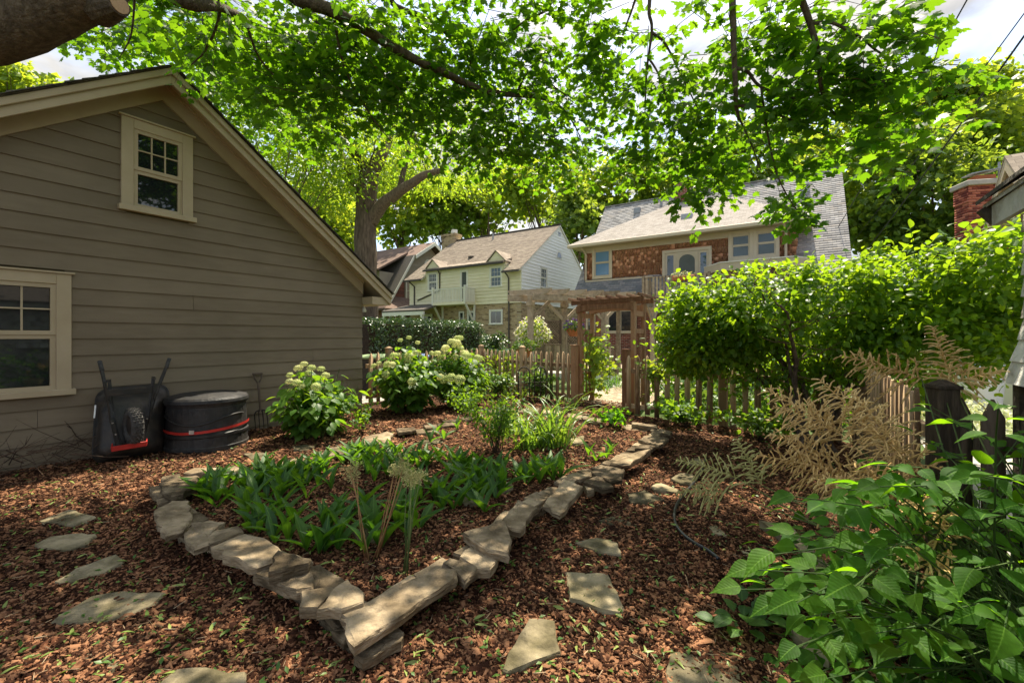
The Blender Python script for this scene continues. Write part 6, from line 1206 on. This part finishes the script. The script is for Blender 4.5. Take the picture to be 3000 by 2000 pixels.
blades('low grass tuft under the picket fence behind the hoops', (-.3, 10.4, 0), 60, .4, .008, 'grass_tuft', 'grassy', .4)
blades('fern like clump behind the right picket fence', (3.0, 7.8, 0), 60, .75, .022, 'fern', 'hyd', .12)
# dark twiggy shrub in the bed
def twiggy(label, c0, h, r, nst, n, size, mat='hyd', name='small_shrub', nobj=120):
    b = Vector(c0); t = thing(name, label, 'shrub', b); ps = []
    for k in range(nst):
        a = random.uniform(0, 6.283); q = random.uniform(.2, 1); e = b + Vector((r * q * math.cos(a), r * q * math.sin(a), h * random.uniform(.65, 1.05))); m = MB(); p = limb(m, [b + Vector((random.gauss(0, .03), random.gauss(0, .03), 0)), b.lerp(e, .5) + Vector((0, 0, .06)), e], .006, .002, 5, .012); m.build('stem', M['twig'], t)
        for j in range(n // nst):
            o = p[random.randint(3, len(p) - 1)]; ps.append(tuple(o + Vector((random.gauss(0, .06), random.gauss(0, .06), random.gauss(0, .045)))))
    n = len(ps); scatter(t, 'leaf', OV, M[mat], frames(rnd3(n) + np.array([0, 0, .1]), np.array([0, 0, 1.0]) + rnd3(n, .5)), np.array(ps), RNG.uniform(.7, 1.3, n) * size, nobj, 'foliage'); return t
twiggy('dark fine leaved shrub with upright twigs in the bed centre', GB(1455, 1325), .62, .42, 15, 950, .042, 'hyd')
twiggy('airy small leaved shrub in front of the cream hydrangea', GB(1365, 1225), .62, .42, 12, 600, .045, 'hyd')
twiggy('leafy weed clump on the far rim of the bed by the arbor', GB(1790, 1250), .22, .28, 10, 160, .075, 'goat')
twiggy('low dark leafy mound at the foot of right picket fence', (2.75, 6.75, 0), .38, .6, 14, 500, .08, 'hyd')
twiggy('low dark leafy mound behind tan plumes', (3.4, 5.9, 0), .35, .6, 14, 420, .075, 'hyd')
twiggy('seedling with pale leaves beside garage hydrangea', (-2.2, 6.35, 0), .24, .22, 6, 60, .07, 'hyd')
twiggy('seedling clump by the fence post at the garage corner', (-2.55, 7.3, 0), .28, .25, 6, 60, .08, 'hyd')
twiggy('leafy weed under the middle of the left fence', (-.35, 10.0, 0), .55, .5, 14, 420, .09, 'ground')
twiggy('leafy growth around pickets left of the arbor', (.55, 9.55, 0), .75, .45, 14, 420, .085, 'ground')
twiggy('bright weeds behind the pickets near the iron hoops', (-.2, 11.2, 0), .9, .7, 16, 520, .09, 'vine')
twiggy('vine tangle on pickets right of the arbor', (2.5, 7.55, .45), .55, .35, 12, 260, .08, 'vine', 'climbing_vine')
twiggy('green growth behind right pickets near the fern', (3.6, 7.4, 0), .7, .7, 16, 480, .085, 'ground')
twiggy('leafy border plants before the cream house', (-.6, 17.5, 0), .9, 1.4, 22, 1100, .14, 'hedge')
twiggy('flowering border beyond the fence left of the pergola', (.4, 14.6, 0), .75, 1.1, 20, 900, .11, 'ground')
twiggy('dark clipped bush at the hedge end', (-.9, 19.2, 0), 1.5, .8, 20, 1300, .12, 'hedge')
# hosta by the bottom flagstone
q = G(2175, 1850); t = thing('hosta', 'small variegated hosta beside the large bottom flagstone', 'plant', q); n = 26; a = RNG.random(n) * 6.283; r = RNG.uniform(.03, .13, n); el = RNG.uniform(.1, .8, n); tips = np.stack([np.cos(a) * np.cos(el), np.sin(a) * np.cos(el), np.sin(el)], 1)
scatter(t, 'leaf', OV, M['lily'], frames(tips, np.array([0, 0, 1.0]) + rnd3(n, .2)), np.array(q) + np.stack([np.cos(a) * r, np.sin(a) * r, .03 + .08 * RNG.random(n)], 1), RNG.uniform(.06, .11, n), 60)
# allium seed stalks
for lb, px, py, tx, ty, n, mt in (('left trio of thin tan allium seed stalks', 1075, 1640, 1045, 1385, 3, 'redstem'), ('middle sheaf of reddish allium stalks leaning right', 1098, 1640, 1165, 1375, 6, 'redstem'), ('right sheaf of green allium stalks with round seed heads', 1188, 1680, 1212, 1395, 6, 'stem')):
    b = G(px, py, BZ); t = thing('allium_stalks', lb, 'plant', b, 'allium seed stalks')
    for k in range(n):
        e = W(tx + random.uniform(-28, 28), ty + random.uniform(-30, 30), b.y + random.uniform(.0, .12)); s0 = b + Vector((random.gauss(0, .018), random.gauss(0, .018), 0)); m = MB(); m.tube([s0, s0.lerp(e, .5) + Vector((random.gauss(0, .01), 0, 0)), e], [.0038, .0032, .0022], 6); sk = m.build('stalk', M[mt], t, smooth=True); m = MB(); R_ = random.uniform(.035, .055)
        for i in range(46):
            d = Vector(unit(RNG.normal(size=3))); m.tube([e, e + d * R_], [.0006, .0006], 3, False); o = e + d * R_; m.lathe(o - UP * .002, [(.0008, 0), (.004, .003), (.0008, .006)], 4)
        m.build('seed_head', M['plumeg'], sk)
# vine on the arbor
t = thing('grape_vine', 'yellow green vine climbing the left side of the arbor', 'vine', FLp + BD * .5); m = MB(); ps = []
for k in range(9):
    b = FLp + BD * random.uniform(.1, 1); b.z = 0; p = [b + Vector((random.gauss(0, .05) + z * .07, random.gauss(0, .05) - z * .03, z)) for z in (0, .4, .8, 1.1, random.uniform(1.15, 1.4))]; m.tube(p, .005, 4)
    for q in p[1:]:
        for j in range(9): ps.append(tuple(q + Vector((random.gauss(.06, .12), random.gauss(-.02, .12), random.gauss(0, .16)))))
for k in range(60): ps.append((random.uniform(1.75, 2.25), random.uniform(8.6, 9.3), random.uniform(.55, 1.05)))
m.build('stem', M['twig'], t); n = len(ps); scatter(t, 'leaf', MAPLES, M['vine'], frames(rnd3(n, .6) + np.array([0, 0, -.6]), np.array([0, -.4, .8]) + rnd3(n, .4)), np.array(ps), RNG.uniform(.07, .13, n), 300)
# fallen samaras and little weeds over the mulch
def litter(name, label, cat, n, tm, mat, lo, hi, up, y1=9, inbed=True):
    Y = 1.4 * (y1 / 1.4) ** RNG.random(n); X = (RNG.random(n) * 2 - 1) * 1.22 * Y; P = np.stack([X, Y], 1); k = inpoly(P, LOT) & (((X + 2.86) * .8354 - (Y - 8.2) * .5497) > .1); P = P[k]; n = len(P); tip = np.column_stack([RNG.normal(size=(n, 2)), RNG.normal(size=n) * .2 + up]); nr = np.column_stack([RNG.normal(size=(n, 2)) * .35, np.ones(n)])
    scatter(None, name, tm, mat, frames(tip, nr), np.column_stack([P, gz(P) + .014 + RNG.random(n) * .01]), RNG.uniform(lo, hi, n), 0, name); tag(bpy.data.objects[name], label, cat)
STK = (np.array([(-.03, 0, 0), (.03, 0, 0), (.02, 1, .03), (-.02, 1, .03), (0, 0, .05), (0, 1, .07)], float), tri([(0, 4, 5, 3), (1, 2, 5, 4), (0, 1, 4), (3, 5, 2)]))
M['splint'] = pm('pale_splinter', (.12, .075, .04), (.40, .29, .18), 20, .9, .2, objr=.9)
litter('wood_splinters', 'pale wood splinters and needles among the mulch chips', 'mulch', 1800, STK, M['splint'], .02, .065, 0)
SAM = ovate([.035, .06, .10, .13, .10, .02], .3, .25)
litter('fallen_seeds', 'pale green winged maple seeds scattered on the mulch', 'seeds', 2600, SAM, M['seed'], .032, .068, 0)
litter('small_weeds', 'tiny green weed leaves sprouting through the mulch', 'weeds', 3000, OV4, M['ground'], .014, .04, .35)
# pale ground cover and tub beyond the right fence
n = 2600; P = np.column_stack([RNG.uniform(5.6, 8.6, n), RNG.uniform(5.2, 8.2, n), RNG.uniform(.05, .25, n)]); ok = (P[:, 0] > 4.9 + (P[:, 1] - 5) * .72); P = P[ok]; n = len(P)
scatter(None, 'ground_cover', OV4, M['varieg'], frames(rnd3(n), np.array([0, 0, 1.0]) + rnd3(n, .3)), P, RNG.uniform(.06, .12, n), 0, 'ground_cover'); tag(bpy.data.objects['ground_cover'], 'pale variegated ground cover beyond the right fence', 'ground cover')
q = W(2870, 1110, 8.6); t = thing('lidded_tub', 'white tub with blue lid in the neighbouring yard', 'tub', Vector((q.x, q.y, 0))); m = MB(); m.lathe((q.x, q.y, 0), [(.30, 0), (.36, .75), (.39, .76), (.39, .80)], 20); m.build('body', M['tub'], t); m = MB(); m.lathe((q.x, q.y, .80), [(.40, 0), (.40, .03), (.3, .06), (.05, .07)], 20); m.build('lid', M['lidb'], t)

# planting beyond the right fence and around the path
def mass(label, c0, r, n, size, mat, cat='shrub', name='border_shrub'):
    t = thing(name, label, cat, Vector((c0[0], c0[1], 0))); m = MB()
    for k in range(9):
        e = Vector(c0) + Vector((random.gauss(0, r[0] * .5), random.gauss(0, r[1] * .5), random.uniform(-.2, .8) * r[2])); m.tube([Vector((c0[0] + random.gauss(0, .1), c0[1] + random.gauss(0, .1), 0)), e], [.012, .004], 5)
    m.build('stem', M['twig'], t); bush(t, OV, M[mat], c0, r, n, size, 0, 'foliage', .3, lowcut=.03)
mass('dark leafy shrub behind the right pickets near the arbor', (3.5, 8.6, .45), (.8, .6, .5), 900, .10, 'hyd')
mass('dark leafy shrub behind the middle of right picket fence', (4.6, 7.9, .55), (.9, .7, .6), 1000, .10, 'hyd')
mass('dark leafy shrub behind the far end of right picket fence', (5.6, 6.9, .55), (.8, .7, .6), 900, .10, 'hyd')
mass('broad dark shrub between brick path and shingled house', (6.4, 12.4, .7), (1.5, 1.0, .8), 1500, .13, 'hedge')
mass('dark shrub by the bay of the shingled house', (8.8, 12.0, .8), (1.6, 1.0, .9), 1500, .13, 'hedge')
mass('orange flowered border plant behind right pickets', (3.75, 9.4, .35), (.4, .4, .3), 260, .09, 'ground'); t = [o for o in COL.objects if o.name.startswith('border_shrub') and o.type == 'EMPTY'][-1]; bush(t, TWOQ, M['oflower'], (3.75, 9.4, .6), (.4, .4, .15), 70, .06, 0, 'flowers')
